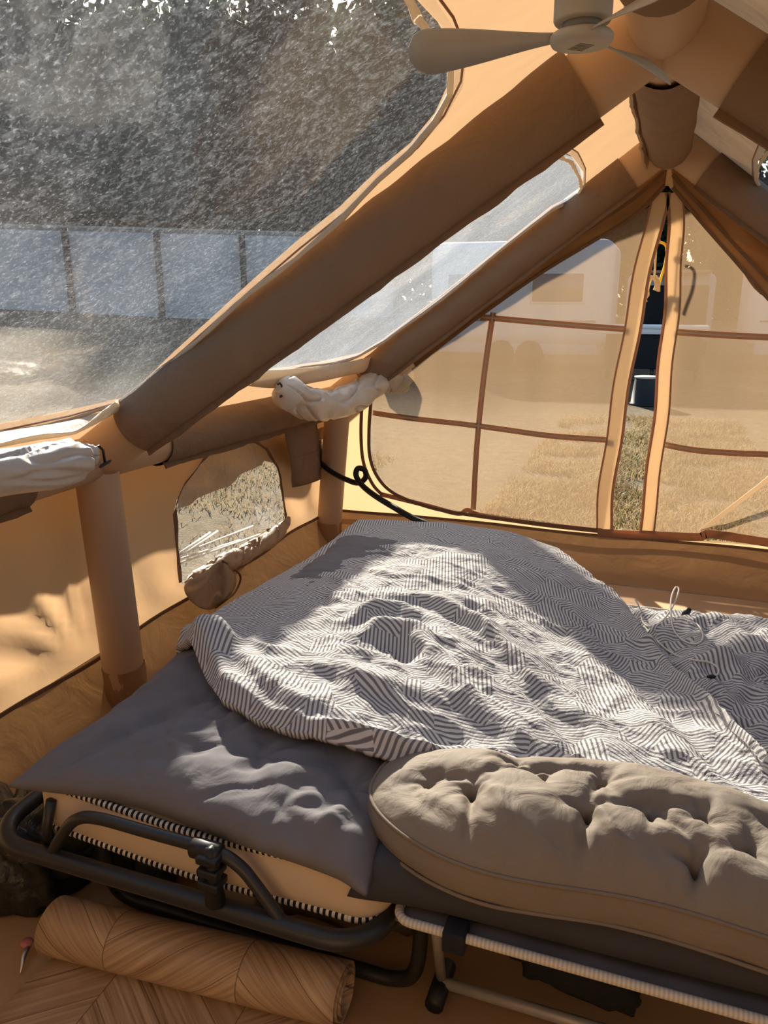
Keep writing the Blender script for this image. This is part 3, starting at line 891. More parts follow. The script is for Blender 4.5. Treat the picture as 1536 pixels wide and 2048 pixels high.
tube('tie_band', [pB[126] + Vector((math.cos(a) * .042, 0, math.sin(a) * .045)) for a in np.linspace(0, 2 * math.pi, 18, endpoint=False)], .005, M['seam'], e, 8, True)
# lips of cloth between window edge and roll
def lip(name, top, bot, label, cat, m, k=8):
    T, B = catmull(top, 8), catmull(bot, 8)
    n = min(len(T), len(B))
    vs, uv = [], []
    for i in range(n):
        for j in range(k):
            s = j / (k - 1)
            p = T[i].lerp(B[i], s) + Vector((.02 * math.sin(math.pi * s) + .012 * float(fbm(i * .3, s * 2, 3)), 0, -.02 * math.sin(math.pi * s)))
            vs.append(p); uv.append((i * .05, s * .1))
    o = mk(name, vs, grid_faces(n, k), m, None, True, uv)
    md = o.modifiers.new('thickness', 'SOLIDIFY'); md.thickness = .003
    return tag(o, label, cat)
topA = [Vector(pvc_fn(near_win[12][0] - .01, y)) + Vector((.012, 0, -.012)) for y in (2.16, 1.95, 1.7, 1.45, 1.2)]
botA = [Vector(atX(232, 800, -1.76)), Vector(atX(160, 856, -1.68)), Vector(atX(80, 868, -1.66)), Vector(atX(0, 885, -1.65)), Vector(atX(-90, 905, -1.65))]
lip('window_lip', topA, botA, 'pale lip of cloth hanging from the lower edge of the near roof window', 'cloth lip', M['lip'])
topB = [Vector(atX(x, y, -1.66)) for x, y in ((505, 742), (580, 738), (660, 730), (730, 716), (782, 702))]
botB = [Vector(atX(x, y, -1.72)) for x, y in ((490, 770), (560, 775), (640, 762), (720, 745), (770, 735))]
lip('window_lip', topB, botB, 'pale lip of cloth hanging between the two rafters', 'cloth lip', M['lip'])

# dropped cover of the side window: bunched roll and a hanging corner
base = [Vector(atX(x, y, XL + .06)) for x, y in ((578, 1035), (560, 1062), (520, 1090), (480, 1112), (440, 1130), (405, 1150), (372, 1165))]
sf = empty('window_flap', base[-1], 'tan cover flap unzipped and drooping below the arched side window', 'flap')
pb = catmull(base, 22)
def rfS(L, th, t):
    return (.036 + .014 * math.sin(math.pi * t)) * (.95 + .22 * float(fbm(L * 7 + 5, th * 1.3, 4)) - .4 * max(0, 1 - 5 * abs(float(fbm(L * 7 + 31, th * .7 + L * 9, 2))))) * min(1, .3 + t * 6, .3 + (1 - t) * 6)
tube('flap_roll', pb, .05, M['flap'], sf, 56, False, True, rfS)
cor = [[(362, 1165), (372, 1195), (395, 1215)], [(400, 1155), (405, 1190), (415, 1222)], [(430, 1125), (437, 1175), (432, 1215)], [(445, 1122), (462, 1160), (452, 1196)], [(452, 1130), (476, 1152), (468, 1182)]]
vs = []
for i, rw in enumerate(cor):
    for j, (x, y) in enumerate(rw):
        vs.append(Vector(atX(x, y, XL + .11 + (.035 if i % 2 else -.03) + .02 * j * math.cos(i * 2.1))))
o = mk('flap_corner', vs, grid_faces(5, 3), M['flap'], sf)
s_ = o.modifiers.new('smooth', 'SUBSURF'); s_.levels = s_.render_levels = 2
t_ = o.modifiers.new('thickness', 'SOLIDIFY'); t_.thickness = .004
tube('flap_binding', catmull([vs[9], vs[12] + Vector((.01, 0, .005)), vs[13] + Vector((.012, .004, 0)), vs[14] + Vector((.01, 0, 0)), vs[11] + Vector((.006, 0, -.004)), vs[8]], 6), .006, M['seam'], sf, 6)
# pocket hanging beside the far post
pk = [Vector(atX(x, y, XL + .07)) for x, y in ((570, 858), (632, 838), (640, 958), (585, 975))]
vs = []
for i in range(7):
    for j in range(9):
        u, v = i / 6, j / 8
        p = pk[0].lerp(pk[1], u).lerp(pk[3].lerp(pk[2], u), v)
        vs.append(p + Vector((.02 * math.sin(math.pi * u) + .008 * float(fbm(u * 4, v * 4, 2)), 0, 0)))
o = mk('canvas_pocket', vs, grid_faces(7, 9), M['sleeve'])
o.modifiers.new('thickness', 'SOLIDIFY').thickness = .004
tag(o, 'brown cloth pocket hanging on the side wall beside the far post', 'pocket')
ribbon('pocket_seam', [vs[i * 9 + 4] + Vector((.004, 0, 0)) for i in range(7)], .006, (0, 0, 1), M['seam'], o, .003)
ribbon('pocket_edge', [vs[6 * 9 + j] + Vector((.004, 0, 0)) for j in range(9)], .008, (0, 1, 0), M['seam'], o, .003)
# inlet for the hose
ip = Vector(atX(640, 905, XL + .03))
inlet = empty('hose_inlet', ip, 'silver framed hose inlet in the wall behind the far post', 'inlet')
box('flange', ip + Vector((-.012, -.05, -.10)), ip + Vector((.008, .05, .085)), M['steel'], inlet, .006)
box('patch', ip + Vector((-.02, -.09, -.13)), ip + Vector((-.010, .09, .15)), M['band'], inlet, .004)
lathe('collar', [(.03, -.03), (.034, -.02), (.034, .02), (.028, .03)], M['blackplastic'], inlet, 20, Vector(atY(641, 928, 4.43)))
hp = [(641, 925, 4.42), (652, 936, 4.345), (668, 947, 4.33), (690, 958, 4.29), (716, 966, 4.25), (731, 955, 4.22), (729, 940, 4.2), (716, 937, 4.19), (712, 950, 4.17), (722, 968, 4.12), (745, 988, 4.04), (785, 1013, 3.94), (830, 1038, 3.84), (880, 1055, 3.76), (925, 1068, 3.68), (955, 1078, 3.62), (974, 1092, 3.58)]
hpts = [Vector(atY(x, y, d)) for x, y, d in hp]
hpts += [Vector((hpts[-1].x + .03, 3.58, .2)), Vector((hpts[-1].x + .05, 3.6, .03)), Vector((hpts[-1].x + .25, 3.7, .02))]
ho = tube('black_hose', catmull(hpts, 10), .017, M['hose'], None, 14, False, True)
tag(ho, 'black ribbed hose with one loop running from the inlet behind the bed', 'hose')

# ================================================================== BEDS
# folding bed: frame
BX0, BX1, BY0, BY1 = -1.34, -.42, 1.13, 3.2
FB = empty('folding_bed', ((BX0 + BX1) / 2, BY0, 0), 'black tubular steel folding bed under the cream mattress', 'bed')
rr = .10
def rloop(x0, y0, x1, y1, z, r, n=7):
    return [Vector((p[0], p[1], z)) for p in rrect(x0, y0, x1, y1, r, n)]
tube('side_frame', rloop(BX0 - .06, BY0, BX1 - .005, BY1 + .1, .37, .11), .021, M['black'], FB, 14, True)
hl = catmull([Vector((-1.205, 1.135, .38)), Vector((-1.175, 1.135, .43)), Vector((-1.13, 1.135, .485)), Vector((-1.07, 1.135, .507)), Vector((-.94, 1.135, .507)), Vector((-.78, 1.135, .504)), Vector((-.72, 1.135, .485)), Vector((-.68, 1.135, .445)), Vector((-.625, 1.135, .375))], 8)
tube('head_loop', hl, .0135, M['black'], FB, 12)
tube('head_loop', [Vector((-1.235, 1.16, .36)), Vector((-1.232, 1.155, .43)), Vector((-1.225, 1.17, .49))], .012, M['black'], FB, 10)
cl = Vector((-.79, 1.13, .505))
tube('clamp', [cl + Vector((-.035, 0, 0)), cl + Vector((-.03, 0, 0)), cl + Vector((.03, 0, 0)), cl + Vector((.035, 0, 0))], [.016, .021, .021, .016], M['blackplastic'], FB, 14)
tube('clamp', [cl + Vector((.015, -.012, .02)), cl + Vector((.02, -.012, 0)), cl + Vector((.022, -.012, -.05)), cl + Vector((.018, -.008, -.115))], [.009, .014, .015, .022], M['blackplastic'], FB, 12)
for dz in (.0, -.03, -.06):
    box('clamp_tooth', cl + Vector((-.008, -.032, dz - .012)), cl + Vector((.04, .012, dz + .006)), M['blackplastic'], FB, .004)
def bedleg(x0, x1, y):
    tube('leg', catmull([Vector((x1, y, .36)), Vector((x1 + .005, y, .2)), Vector((x1 - .01, y + .005, .07)), Vector((x1 - .06, y + .01, .024)), Vector((x1 - .16, y + .01, .019)), Vector(((x0 + x1) / 2, y + .01, .019)), Vector((x0 + .16, y + .01, .019)), Vector((x0 + .06, y + .01, .024)), Vector((x0 + .01, y + .005, .07)), Vector((x0, y, .2)), Vector((x0, y, .36))], 6), .018, M['black'], FB, 12)
bedleg(BX0 + .05, BX1 + .01, 1.385); bedleg(BX0 + .05, BX1 - .01, BY1 - .3); bedleg(BX0 + .05, BX1 - .01, (BY0 + BY1) / 2)
for i in range(11):
    y = BY0 + .12 + i * .19
    box('slat', (BX0, y, .335), (BX1 - .02, y + .05, .35), M['black'], FB, .003, 1)
# mattress
MT = empty('mattress', (-.86, 1.2, .36), 'thin cream mattress with black and white striped edging, on the folding bed', 'mattress')
mx0, mx1, my0, my1, mz0, mz1 = -1.29, -.43, 1.185, 3.25, .375, .487
ml = rrect(mx0, my0, mx1, my1, .07, 8)
def zsag(x, y): return .05 * ((-x - .4) / .9) ** 2 * .5 + .006 * math.sin(x * 9)
vs = []
ml = resample(ml, .03)
nml = len(ml)
prof = [(0, 0, 0), (.004, .01, .12), (.008, .03, .4), (.008, .08, .7), (.004, .1, .92), (0, .112, 1)]
cx_, cy_ = (mx0 + mx1) / 2, (my0 + my1) / 2
for off, dz, _ in prof:
    for (x, y) in ml:
        dx, dy = x - cx_, y - cy_
        vs.append((x + off * np.sign(dx), y + off * np.sign(dy), mz0 + dz + zsag(x, y)))
fs = [(j * nml + i, j * nml + (i + 1) % nml, (j + 1) * nml + (i + 1) % nml, (j + 1) * nml + i) for j in range(len(prof) - 1) for i in range(nml)]
b0 = len(vs); vs.append((cx_, cy_, mz0)); vs.append((cx_, cy_, mz1))
fs += [(b0, (i + 1) % nml, i) for i in range(nml)] + [(b0 + 1, (len(prof) - 1) * nml + i, (len(prof) - 1) * nml + (i + 1) % nml) for i in range(nml)]
mk('cover', vs, fs, M['mattress'], MT)
tube('piping', [Vector((x, y, mz0 + zsag(x, y))) for x, y in ml], .0085, M['piping'], MT, 8, True)
tube('piping', [Vector((x, y, mz1 + zsag(x, y))) for x, y in ml], .0085, M['piping'], MT, 8, True)

# grey quilted pad on the mattress
def tuft(X, Y, cx, cy, depth, rad, star=0, ph=0):
    d = np.hypot(X - cx, Y - cy); a = np.arctan2(Y - cy, X - cx)
    h = -depth * np.exp(-(d / rad) ** 1.2)
    if star: h = h + star * np.cos(a * 5 + ph + 2 * np.sin(a)) * np.exp(-((d - rad * .5) / (rad * .9)) ** 2) * np.minimum(d / rad, 1)
    return h
def crease2(X, Y, cx, cy, a, l, h, w):
    dx, dy = X - cx, Y - cy
    t = (dx * math.cos(a) + dy * math.sin(a)) / l
    d = np.abs(-dx * math.sin(a) + dy * math.cos(a) + .012 * np.sin(t * 3))
    return h * np.clip(1 - t, 0, 1) * (t > -.05) * np.exp(-(d / (w * (1 + 1.2 * np.clip(t, 0, 1)))) ** 2)
def crease(X, Y, pts, h, w, asym=0):
    d, s, t = polydist(X, Y, pts)
    ends = np.sin(np.pi * np.clip(t, .02, .98)) ** .6
    ww = np.where(s > 0, w * (1 + asym), w * (1 - asym))
    return h * np.exp(-(d / ww) ** 2) * ends
nu, nv = 150, 230
U, V = np.meshgrid(np.linspace(0, 1, nu), np.linspace(0, 1, nv), indexing='ij')
PX0, PX1, PY0, PY1 = -1.315, -.44, 1.135, 3.05
ed = lambda q: np.clip(1 - np.abs(2 * q - 1), 0, 1)
X = PX0 + (PX1 - PX0) * U; Y = PY0 + (PY1 - PY0) * V
X = X + .03 * np.sin(np.pi * V * 3.2) * np.sign(.5 - U) * np.abs(2 * U - 1) ** 4
Y = Y + .05 * np.sin(np.pi * U) * (1 - V) ** 8 * (1 + .3 * np.sin(U * 7))
prof_ = (1 - (1 - np.clip(ed(U) * 2.6, 0, 1)) ** 2.2) ** .6 * (1 - (1 - np.clip(ed(V) * 7.0, 0, 1)) ** 2.2) ** .55
H = .085 * prof_
dim = 0
for (px, py, dp, rd) in ((700, 1545, .045, .075), (520, 1495, .03, .06), (560, 1600, .012, .1), (330, 1480, .02, .08), (820, 1480, .03, .06)):
    q = atZ(px, py, .58); dim = dim + tuft(X, Y, q[0], q[1], dp, rd, .008, px)
for pts, h, w in (([(60, 1540), (200, 1490), (330, 1430), (450, 1378)], -.022, .022), ([(420, 1430), (470, 1410), (530, 1400)], .018, .012), ([(430, 1450), (500, 1425), (560, 1420)], .016, .012), ([(440, 1480), (520, 1440), (580, 1435)], .012, .012),
                  ([(220, 1560), (400, 1600), (600, 1650)], .006, .04), ([(120, 1500), (300, 1520), (420, 1500)], -.01, .03), ([(600, 1680), (650, 1640), (690, 1600)], .014, .02)):
    dim = dim + crease(X, Y, [atZ(*p, .58) for p in pts], h, w)
rp_ = np.clip(1 - 4 * np.abs(fbm((X * .9 + Y * .5) * 4 + 3, (Y * .9 - X * .5) * 9, 3)), 0, 1)
top = H + (dim + .016 * fbm(X * 6, Y * 6, 4) - .008 * rp_) * np.minimum(prof_ * 1.3, 1)
drop = -.012 * sstep(.92, 1.0, U) * sstep(.06, .0, V)
basez = .497 + .045 * ((-X - .4) / .9) ** 2 * .5 + .006
Zt = basez + top + drop; Zb = basez + drop * 1.0 - .004 * prof_
vs = np.concatenate([np.stack([X, Y, Zt], -1).reshape(-1, 3), np.stack([X, Y, Zb], -1).reshape(-1, 3)])
n0 = nu * nv
fs = grid_faces(nu, nv) + [tuple(n0 + i for i in f) for f in grid_faces(nu, nv, True)]
pad = mk('quilted_pad', vs, fs, M['grey'])
bm = bmesh.new(); bm.from_mesh(pad.data); bmesh.ops.remove_doubles(bm, verts=bm.verts, dist=.0012); bm.to_mesh(pad.data); bm.free()
tag(pad, 'charcoal grey tufted pad with pointed corners, on the cream mattress', 'bed pad')

# cot
CT = empty('camp_cot', (0, 1.2, 0), 'grey fabric camp cot with ribbed cream edging beside the folding bed', 'cot')
cx0, cx1, cy0, cy1, cz = -.40, .40, 1.185, 3.0, .41
vs = []; 
for i in range(24):
    for j in range(40):
        u, v = i / 23, j / 39
        x = cx0 + (cx1 - cx0) * u; y = cy0 + (cy1 - cy0) * v
        vs.append((x, y, cz - .025 * math.sin(math.pi * u) * math.sin(math.pi * v) + .002 * math.sin(u * 30)))
o = mk('bed_cloth', vs, grid_faces(24, 40), M['cotcloth'], CT)
o.modifiers.new('thickness', 'SOLIDIFY').thickness = .005
lp_ = resample(rrect(cx0, cy0, cx1, cy1, .03, 4), .04)
tube('edge_trim', [Vector((x, y, cz)) for x, y in lp_], .0095, M['cottrim'], CT, 10, True, False)
for y in (cy0 + .12, cy0 + .75, cy0 + 1.4):
    for s in (-1, 1):
        xa = .0 + s * .36; xb2 = s * .38
        tube('leg', [Vector((xa - .0, y, cz - .01)), Vector((xb2 - s * .02, y + .10, .06))], .012, M['leg'], CT, 10)
        tube('foot', [Vector((xb2 - s * .02, y + .04, .035)), Vector((xb2 - s * .02, y + .16, .035))], .022, M['blackplastic'], CT, 10)
    tube('cross_bar', [Vector((-.36, y + .10, .045)), Vector((.36, y + .10, .045))], .014, M['leg'], CT, 10)
box('strap', (cx0 + .10, cy0 - .018, cz - .03), (cx0 + .145, cy0 + .03, cz + .016), M['blackmat'], CT, .004)

kq = Vector(atZ(1372, 1222, .50))
tube('end_cap', [kq + Vector((0, 0, -.09)), kq + Vector((0, 0, -.01)), kq + Vector((.012, 0, .012))], [.014, .014, .008], M['blackplastic'], CT, 10)
# folded grey blanket / thin pad on the cot
nu, nv = 120, 60
U, V = np.meshgrid(np.linspace(0, 1, nu), np.linspace(0, 1, nv), indexing='ij')
X = -.495 + .94 * U; Y = 1.205 + .40 * V
Y = Y - .04 * np.exp(-((U - .0) / .10) ** 2) * (1 - V) + .015 * U * (1 - V)
prof_ = (1 - (1 - np.clip(ed(U) * 7, 0, 1)) ** 2.2) ** .55 * (1 - (1 - np.clip(ed(V) * 3.5, 0, 1)) ** 2.2) ** .55
Zt = .432 + .075 * prof_ + .02 * np.exp(-(U / .1) ** 2) + .012 * fbm(X * 8, Y * 8, 3) * prof_ 
Zb = .432 + .02 * np.exp(-(U / .1) ** 2) - .003 * prof_
vs = np.concatenate([np.stack([X, Y, Zt], -1).reshape(-1, 3), np.stack([X, Y, Zb], -1).reshape(-1, 3)])
n0 = nu * nv
o = mk('flat_pillow', vs, grid_faces(nu, nv) + [tuple(n0 + i for i in f) for f in grid_faces(nu, nv, True)], M['greydark'])
bm = bmesh.new(); bm.from_mesh(o.data); bmesh.ops.remove_doubles(bm, verts=bm.verts, dist=.001); bm.to_mesh(o.data); bm.free()
tag(o, 'flat dark grey pillow with a pointed corner squashed under the taupe cushion', 'pillow')

# taupe tufted cushion with boxed edge
TC = empty('tufted_cushion', (0, 1.3, .5), 'thick taupe cushion with button tufts and a piped boxed edge, on the cot', 'cushion')
nr, na = 90, 420
CXc, CYc, CA, CB = .02, 1.375, .53, .185
TH = np.linspace(0, 2 * np.pi, na, endpoint=False)
def outline(th, k=1.0):
    c, s = np.cos(th), np.sin(th)
    e = 2.8
    r = (np.abs(c) ** e + np.abs(s) ** e) ** (-1 / e)
    x = CA * r * c; y = CB * r * s
    y = y + .02 * np.sin(x * 9 + 1)
    return CXc + x * k, CYc + y * k - .09 * x * k * 0
R, T_ = np.meshgrid(np.linspace(0, 1, nr), TH, indexing='ij')
X, Y = outline(T_, R)
tufts = [(945, 1577), (1085, 1555), (1205, 1567), (1175, 1632), (1300, 1635), (1405, 1640), (1390, 1712), (860, 1545), (1500, 1700), (1560, 1660), (1030, 1520)]
edge_h = .575 - .015 * X
domed = .112 * (1 - R ** 2.6) ** .8 * (.72 + .28 * sstep(-.5, -.25, X))
h = 0
for i, (px, py) in enumerate(tufts):
    q = atZ(px, py, .64); h = h + tuft(X, Y, q[0], q[1], .034, .042, 0, 0)
    for j in range(6):
        aa = i * 1.7 + j * 1.05 + .4 * math.sin(i * 5 + j * 3); ll = .05 + .05 * abs(math.sin(i * 2.3 + j * 1.9))
        h = h + crease2(X, Y, q[0], q[1], aa, ll, -.010, .007)
for pts, hh, w in (([(945, 1577), (940, 1640), (925, 1700)], -.022, .011), ([(1175, 1632), (1165, 1690), (1160, 1740)], -.022, .011), ([(1390, 1712), (1392, 1770), (1400, 1810)], -.022, .011),
                   ([(945, 1577), (1010, 1560), (1085, 1555), (1150, 1560), (1205, 1567)], -.016, .012), ([(1205, 1567), (1190, 1600), (1175, 1632)], -.015, .011), ([(1175, 1632), (1240, 1640), (1300, 1635), (1350, 1640), (1405, 1640)], -.014, .011),
                   ([(945, 1577), (900, 1560), (860, 1545)], -.016, .011), ([(1300, 1635), (1340, 1670), (1390, 1712)], -.014, .011), ([(945, 1577), (990, 1620), (1010, 1680)], .010, .014), ([(1175, 1632), (1220, 1690), (1240, 1740)], .012, .014)):
    h = h + crease(X, Y, [atZ(*p, .62) for p in pts], hh, w)
# wrinkles running across
h = h + .007 * fbm(X * 9 + 3, Y * 13, 3) + .005 * np.sin(X * 60 + 5 * np.sin(Y * 20)) * sstep(.55, .9, R) * (np.sin(T_) < 0)
Zc = edge_h + domed + h * (1 - R ** 6)
vs = np.stack([X, Y, Zc], -1).reshape(-1, 3).tolist()
rows = nr
gus = [(1.012, -.012), (1.022, -.035), (1.016, -.06), (.99, -.072)]
for k_, dz in gus:
    gx, gy = outline(TH, k_)
    gz_ = edge_h[-1] + dz + .006 * fbm(gx * 14, gy * 14 + 9, 3)
    vs += np.stack([gx, gy, gz_], -1).tolist()
gx, gy = outline(TH, .95); vs += np.stack([gx, gy, edge_h[-1] * 0 + .512], -1).tolist()
rows += len(gus) + 1
fs = [(j * na + i, (j + 1) * na + i, (j + 1) * na + (i + 1) % na, j * na + (i + 1) % na) for j in range(rows - 1) for i in range(na)]
fs.append([(rows - 1) * na + i for i in range(na)][::-1])
mk('cover', vs, fs, M['taupe'], TC)
for k_, dz in ((1.006, -.002), (1.004, -.068)):
    gx, gy = outline(TH, k_)
    tube('piping', [Vector((a, b, c + dz + .006 * float(fbm(a * 5, b * 5, 2)) * (dz < -.05))) for a, b, c in zip(gx[::2], gy[::2], edge_h[-1][::2])], .0042, M['taupepipe'], TC, 6, True)
# ---- duvets -------------------------------------------------------
def bed_h(x, y):
    return np.interp(x, [-1.3, -.9, -.6, -.3, -.1, .2], [.565, .57, .555, .495, .455, .45]) + .035 * sstep(2.6, 1.6, y)
def duvet_mesh(name, P0, P1, nu, nv, hfun, label, group=None):
    """P0 near curve, P1 far curve (functions of u) in plan"""
    U, V = np.meshgrid(np.linspace(0, 1, nu), np.linspace(0, 1, nv), indexing='ij')
    a = np.array([P0(u) for u in U[:, 0]]); b = np.array([P1(u) for u in U[:, 0]])
    X = a[:, 0][:, None] * (1 - V) + b[:, 0][:, None] * V
    Y = a[:, 1][:, None] * (1 - V) + b[:, 1][:, None] * V
    Xo, Yo = X.copy(), Y.copy()
    X, Y, Z = hfun(X, Y, U, V)
    vs = np.stack([X, Y, Z], -1).reshape(-1, 3)
    uv = np.stack([Xo, Yo], -1).reshape(-1, 2)
    o = mk(name, vs, grid_faces(nu, nv), M['duvet'], None, True, uv)
    md = o.modifiers.new('thickness', 'SOLIDIFY'); md.thickness = .022; md.offset = -1
    return tag(o, label, 'duvet', group)
def interp(pts):
    pts = np.array([(p[0], p[1]) for p in pts])
    d = np.r_[0, np.cumsum(np.hypot(*np.diff(pts, axis=0).T))]; d /= d[-1]
    return lambda u: (np.interp(u, d, pts[:, 0]), np.interp(u, d, pts[:, 1]))
near_c = interp([(-1.50, 1.86), (-1.36, 1.80), (-1.27, 1.76)] + [atZ(x, y, .63)[:2] for x, y in ((440, 1395), (530, 1435), (640, 1468), (740, 1488), (840, 1495), (950, 1492), (1050, 1500))] + [atZ(x, y, .55)[:2] for x, y in ((1150, 1525), (1250, 1560), (1400, 1610), (1540, 1660), (1640, 1700))])
far_c = interp([(-1.52, 3.42), (-1.3, 3.45), (-1.0, 3.46), (-.7, 3.40), (-.4, 3.30)] + [atZ(x, y, .50)[:2] for x, y in ((1180, 1150), (1240, 1185), (1300, 1260), (1400, 1380), (1536, 1545))] + [(.52, 1.75), (.6, 1.6)])
ridges = [
    ([(760, 1195), (863, 1203), (968, 1247), (1048, 1304), (1097, 1352)], .050, .045, .3),
    ([(700, 1275), (760, 1262), (830, 1275), (879, 1320), (944, 1384), (992, 1416), (1072, 1464)], .055, .045, -.2),
    ([(855, 1240), (910, 1300), (970, 1352), (1020, 1400), (1085, 1480)], .045, .04, .2),
    ([(580, 1345), (660, 1350), (750, 1376), (860, 1392), (915, 1408)], .030, .05, .2),
    ([(690, 1250), (740, 1235), (800, 1225), (840, 1245)], .040, .035, 0),
    ([(640, 1300), (700, 1320), (760, 1330), (800, 1360)], .032, .035, 0),
    ([(880, 1180), (960, 1200), (1040, 1250), (1100, 1300)], .026, .04, .3),
    ([(1000, 1330), (1060, 1380), (1120, 1440), (1200, 1500)], .030, .035, -.3),
    ([(930, 1300), (1000, 1320), (1050, 1370)], .026, .03, 0),
    ([(480, 1400), (600, 1442), (700, 1455), (830, 1465), (980, 1450)], -.030, .035, 0),
    ([(1090, 1150), (1160, 1230), (1260, 1340), (1380, 1450), (1536, 1580)], .022, .05, .2),
    ([(1180, 1170), (1260, 1260), (1360, 1370), (1500, 1500)], -.022, .04, .2),
    ([(1130, 1330), (1200, 1400), (1260, 1470), (1330, 1560)], .026, .045, 0),
    ([(475, 1300), (468, 1335), (490, 1370), (560, 1420)], -.045, .03, 0),
    ([(380, 1300), (430, 1290), (462, 1310), (500, 1365), (600, 1430)], .035, .035, 0),
    ([(755, 1300), (790, 1290), (815, 1310), (800, 1330)], -.040, .04, 0),
]
def hA(X, Y, U, V):
    top = bed_h(X, Y) + .02
    top = top + .028 * np.sin(np.pi * np.clip((X + 1.3) / 1.3, 0, 1)) + .022 * fbm(X * 2.2 + 1, Y * 2.2, 3)
    for pts, h, w, a in ridges:
        top = top + crease(X, Y, [atZ(*p, .62) for p in pts], h, w, a)
    top = top + .014 * np.clip(1 - 3.0 * np.abs(fbm((X * .9 - Y * .42) * 2.0 + 5, (X * .42 + Y * .9) * 6 + .8 * fbm(X * 3, Y * 3, 2), 2)), 0, 1) ** 1.2 * sstep(-1.25, -.95, X) * sstep(3.3, 2.9, Y)
    mask = sstep(-1.25, -.95, X) * sstep(3.35, 3.0, Y)
    w1 = fbm(X * 7 + .6 * fbm(X * 4, Y * 4, 2) * 3, Y * 7 + 2, 4)
    rid = 1 - np.abs(fbm((X * .9 - Y * .42) * 5 + 2, (X * .42 + Y * .9) * 13, 3)) * 2
    top = top + .005 * w1 * (.4 + .6 * mask) + .007 * np.clip(rid, 0, 1) ** 2 * mask
    top = top + .006 * fbm(X * 15 + 4, Y * 15, 3) * mask
    # hem roll along the near edge
    top = top + .020 * np.exp(-((V - .035) / .03) ** 2) - .035 * sstep(.02, 0, V)
    # drape over the sides
    dl = np.clip(-1.29 - X, 0, 1); df = np.clip(Y - 3.24, 0, 1)
    fall = 1.25 * dl ** 1.0 + 1.0 * df + np.where(dl > 0, 0, 0)
    soft = .05
    top = top - (np.sqrt(dl ** 2 + soft ** 2) - soft) * 1.6 - (np.sqrt(df ** 2 + soft ** 2) - soft) * 1.1
    X2 = np.where(dl > 0, -1.29 - dl * .35 + .02 * np.sin(Y * 14) * dl * 4, X)
    # lumpy bunched corner by the hem
    q = atZ(400, 1310, .62)
    top = top + .075 * np.exp(-(((X - q[0]) / .10) ** 2 + ((Y - q[1]) / .10) ** 2))
    # turned right hand edge
    top = top + .036 * np.exp(-((V - .96) / .035) ** 2) * sstep(.45, .6, U)
    return X2, Y, top
duvet_mesh('duvet', near_c, far_c, 270, 250, hA, 'grey and white striped geometric duvet spread rumpled across the folding bed')
nB0 = interp([(.0, 1.38), (.3, 1.36), (.62, 1.36)])
nB1 = interp([(-.22, 3.02), (.05, 2.95), (.25, 2.88), (.45, 2.90), (.75, 2.88)])
def hB(X, Y, U, V):
    top = .438 + .045 * sstep(.0, .35, X) + .02 * fbm(X * 4 + 7, Y * 4, 3) + .02 * fbm(X * 9, Y * 9 + 3, 3) + .018 * np.clip(1 - 3 * np.abs(fbm(X * 7 + 2, Y * 5, 3)), 0, 1)
    for pts, h, w in (([(1290, 1240), (1340, 1300), (1400, 1360), (1470, 1440)], .04, .04), ([(1340, 1220), (1400, 1300), (1480, 1380)], .035, .04), ([(1250, 1190), (1320, 1270), (1370, 1330)], -.045, .022), ([(1400, 1240), (1450, 1260), (1536, 1330)], .04, .05), ([(1380, 1330), (1450, 1340), (1536, 1400)], .03, .035)):
        top = top + crease(X, Y, [atZ(*p, .48) for p in pts], h, w)
    top = top - .2 * np.clip(Y - 2.86, 0, 1) - .9 * np.clip(X - .5, 0, 1)
    top = top - .03 * sstep(.03, 0, V)
    return X, Y, top
duvet_mesh('duvet', nB0, nB1, 150, 220, hB, 'second striped geometric duvet on the cot, with a white drawstring lying on it')
# drawstring
cz_ = .55
cpx = [(1270, 1200), (1279, 1218), (1285, 1245), (1300, 1255), (1325, 1243), (1345, 1222), (1355, 1203), (1348, 1200), (1340, 1218), (1345, 1255), (1362, 1280), (1385, 1290), (1402, 1285), (1405, 1270), (1395, 1252), (1375, 1245)]
cpx2 = [(1288, 1254), (1320, 1290), (1350, 1312), (1385, 1322), (1418, 1327), (1435, 1338), (1436, 1350), (1425, 1356)]
dr = empty('drawstring', Vector(atZ(1340, 1260, .48)), 'thin white drawstring looped on the cot duvet', 'cord')
from mathutils.bvhtree import BVHTree
_bv = [BVHTree.FromPolygons([v.co.copy() for v in o_.data.vertices], [tuple(p.vertices) for p in o_.data.polygons]) for o_ in COL.objects if o_.name.startswith('duvet')]
def on_duvet(x, y, lift=.004):
    best = None
    d_ = Vector(ray(x, y)).normalized()
    for b_ in _bv:
        h = b_.ray_cast(Vector((0, 0, CAMH)), d_)
        if h[0] is not None and (best is None or h[3] < best[1]): best = (h[0], h[3])
    return (best[0] if best else Vector(atZ(x, y, .48))) + Vector((0, 0, lift))
lifts = {6: .045, 7: .05, 5: .02, 8: .03}
tube('cord', catmull([on_duvet(x, y, lifts.get(i, .004)) for i, (x, y) in enumerate(cpx)], 8), .0032, M['cord'], dr, 8)
tube('cord', catmull([on_duvet(x, y) for x, y in cpx2], 8), .0032, M['cord'], dr, 8)
q = on_duvet(1422, 1357, .006)
tube('cord_stop', [q + Vector((.012, .004, 0)), q + Vector((.006, .002, 0)), q, q + Vector((-.012, -.004, 0))], [.004, .007, .007, .004], M['blackplastic'], dr, 8)

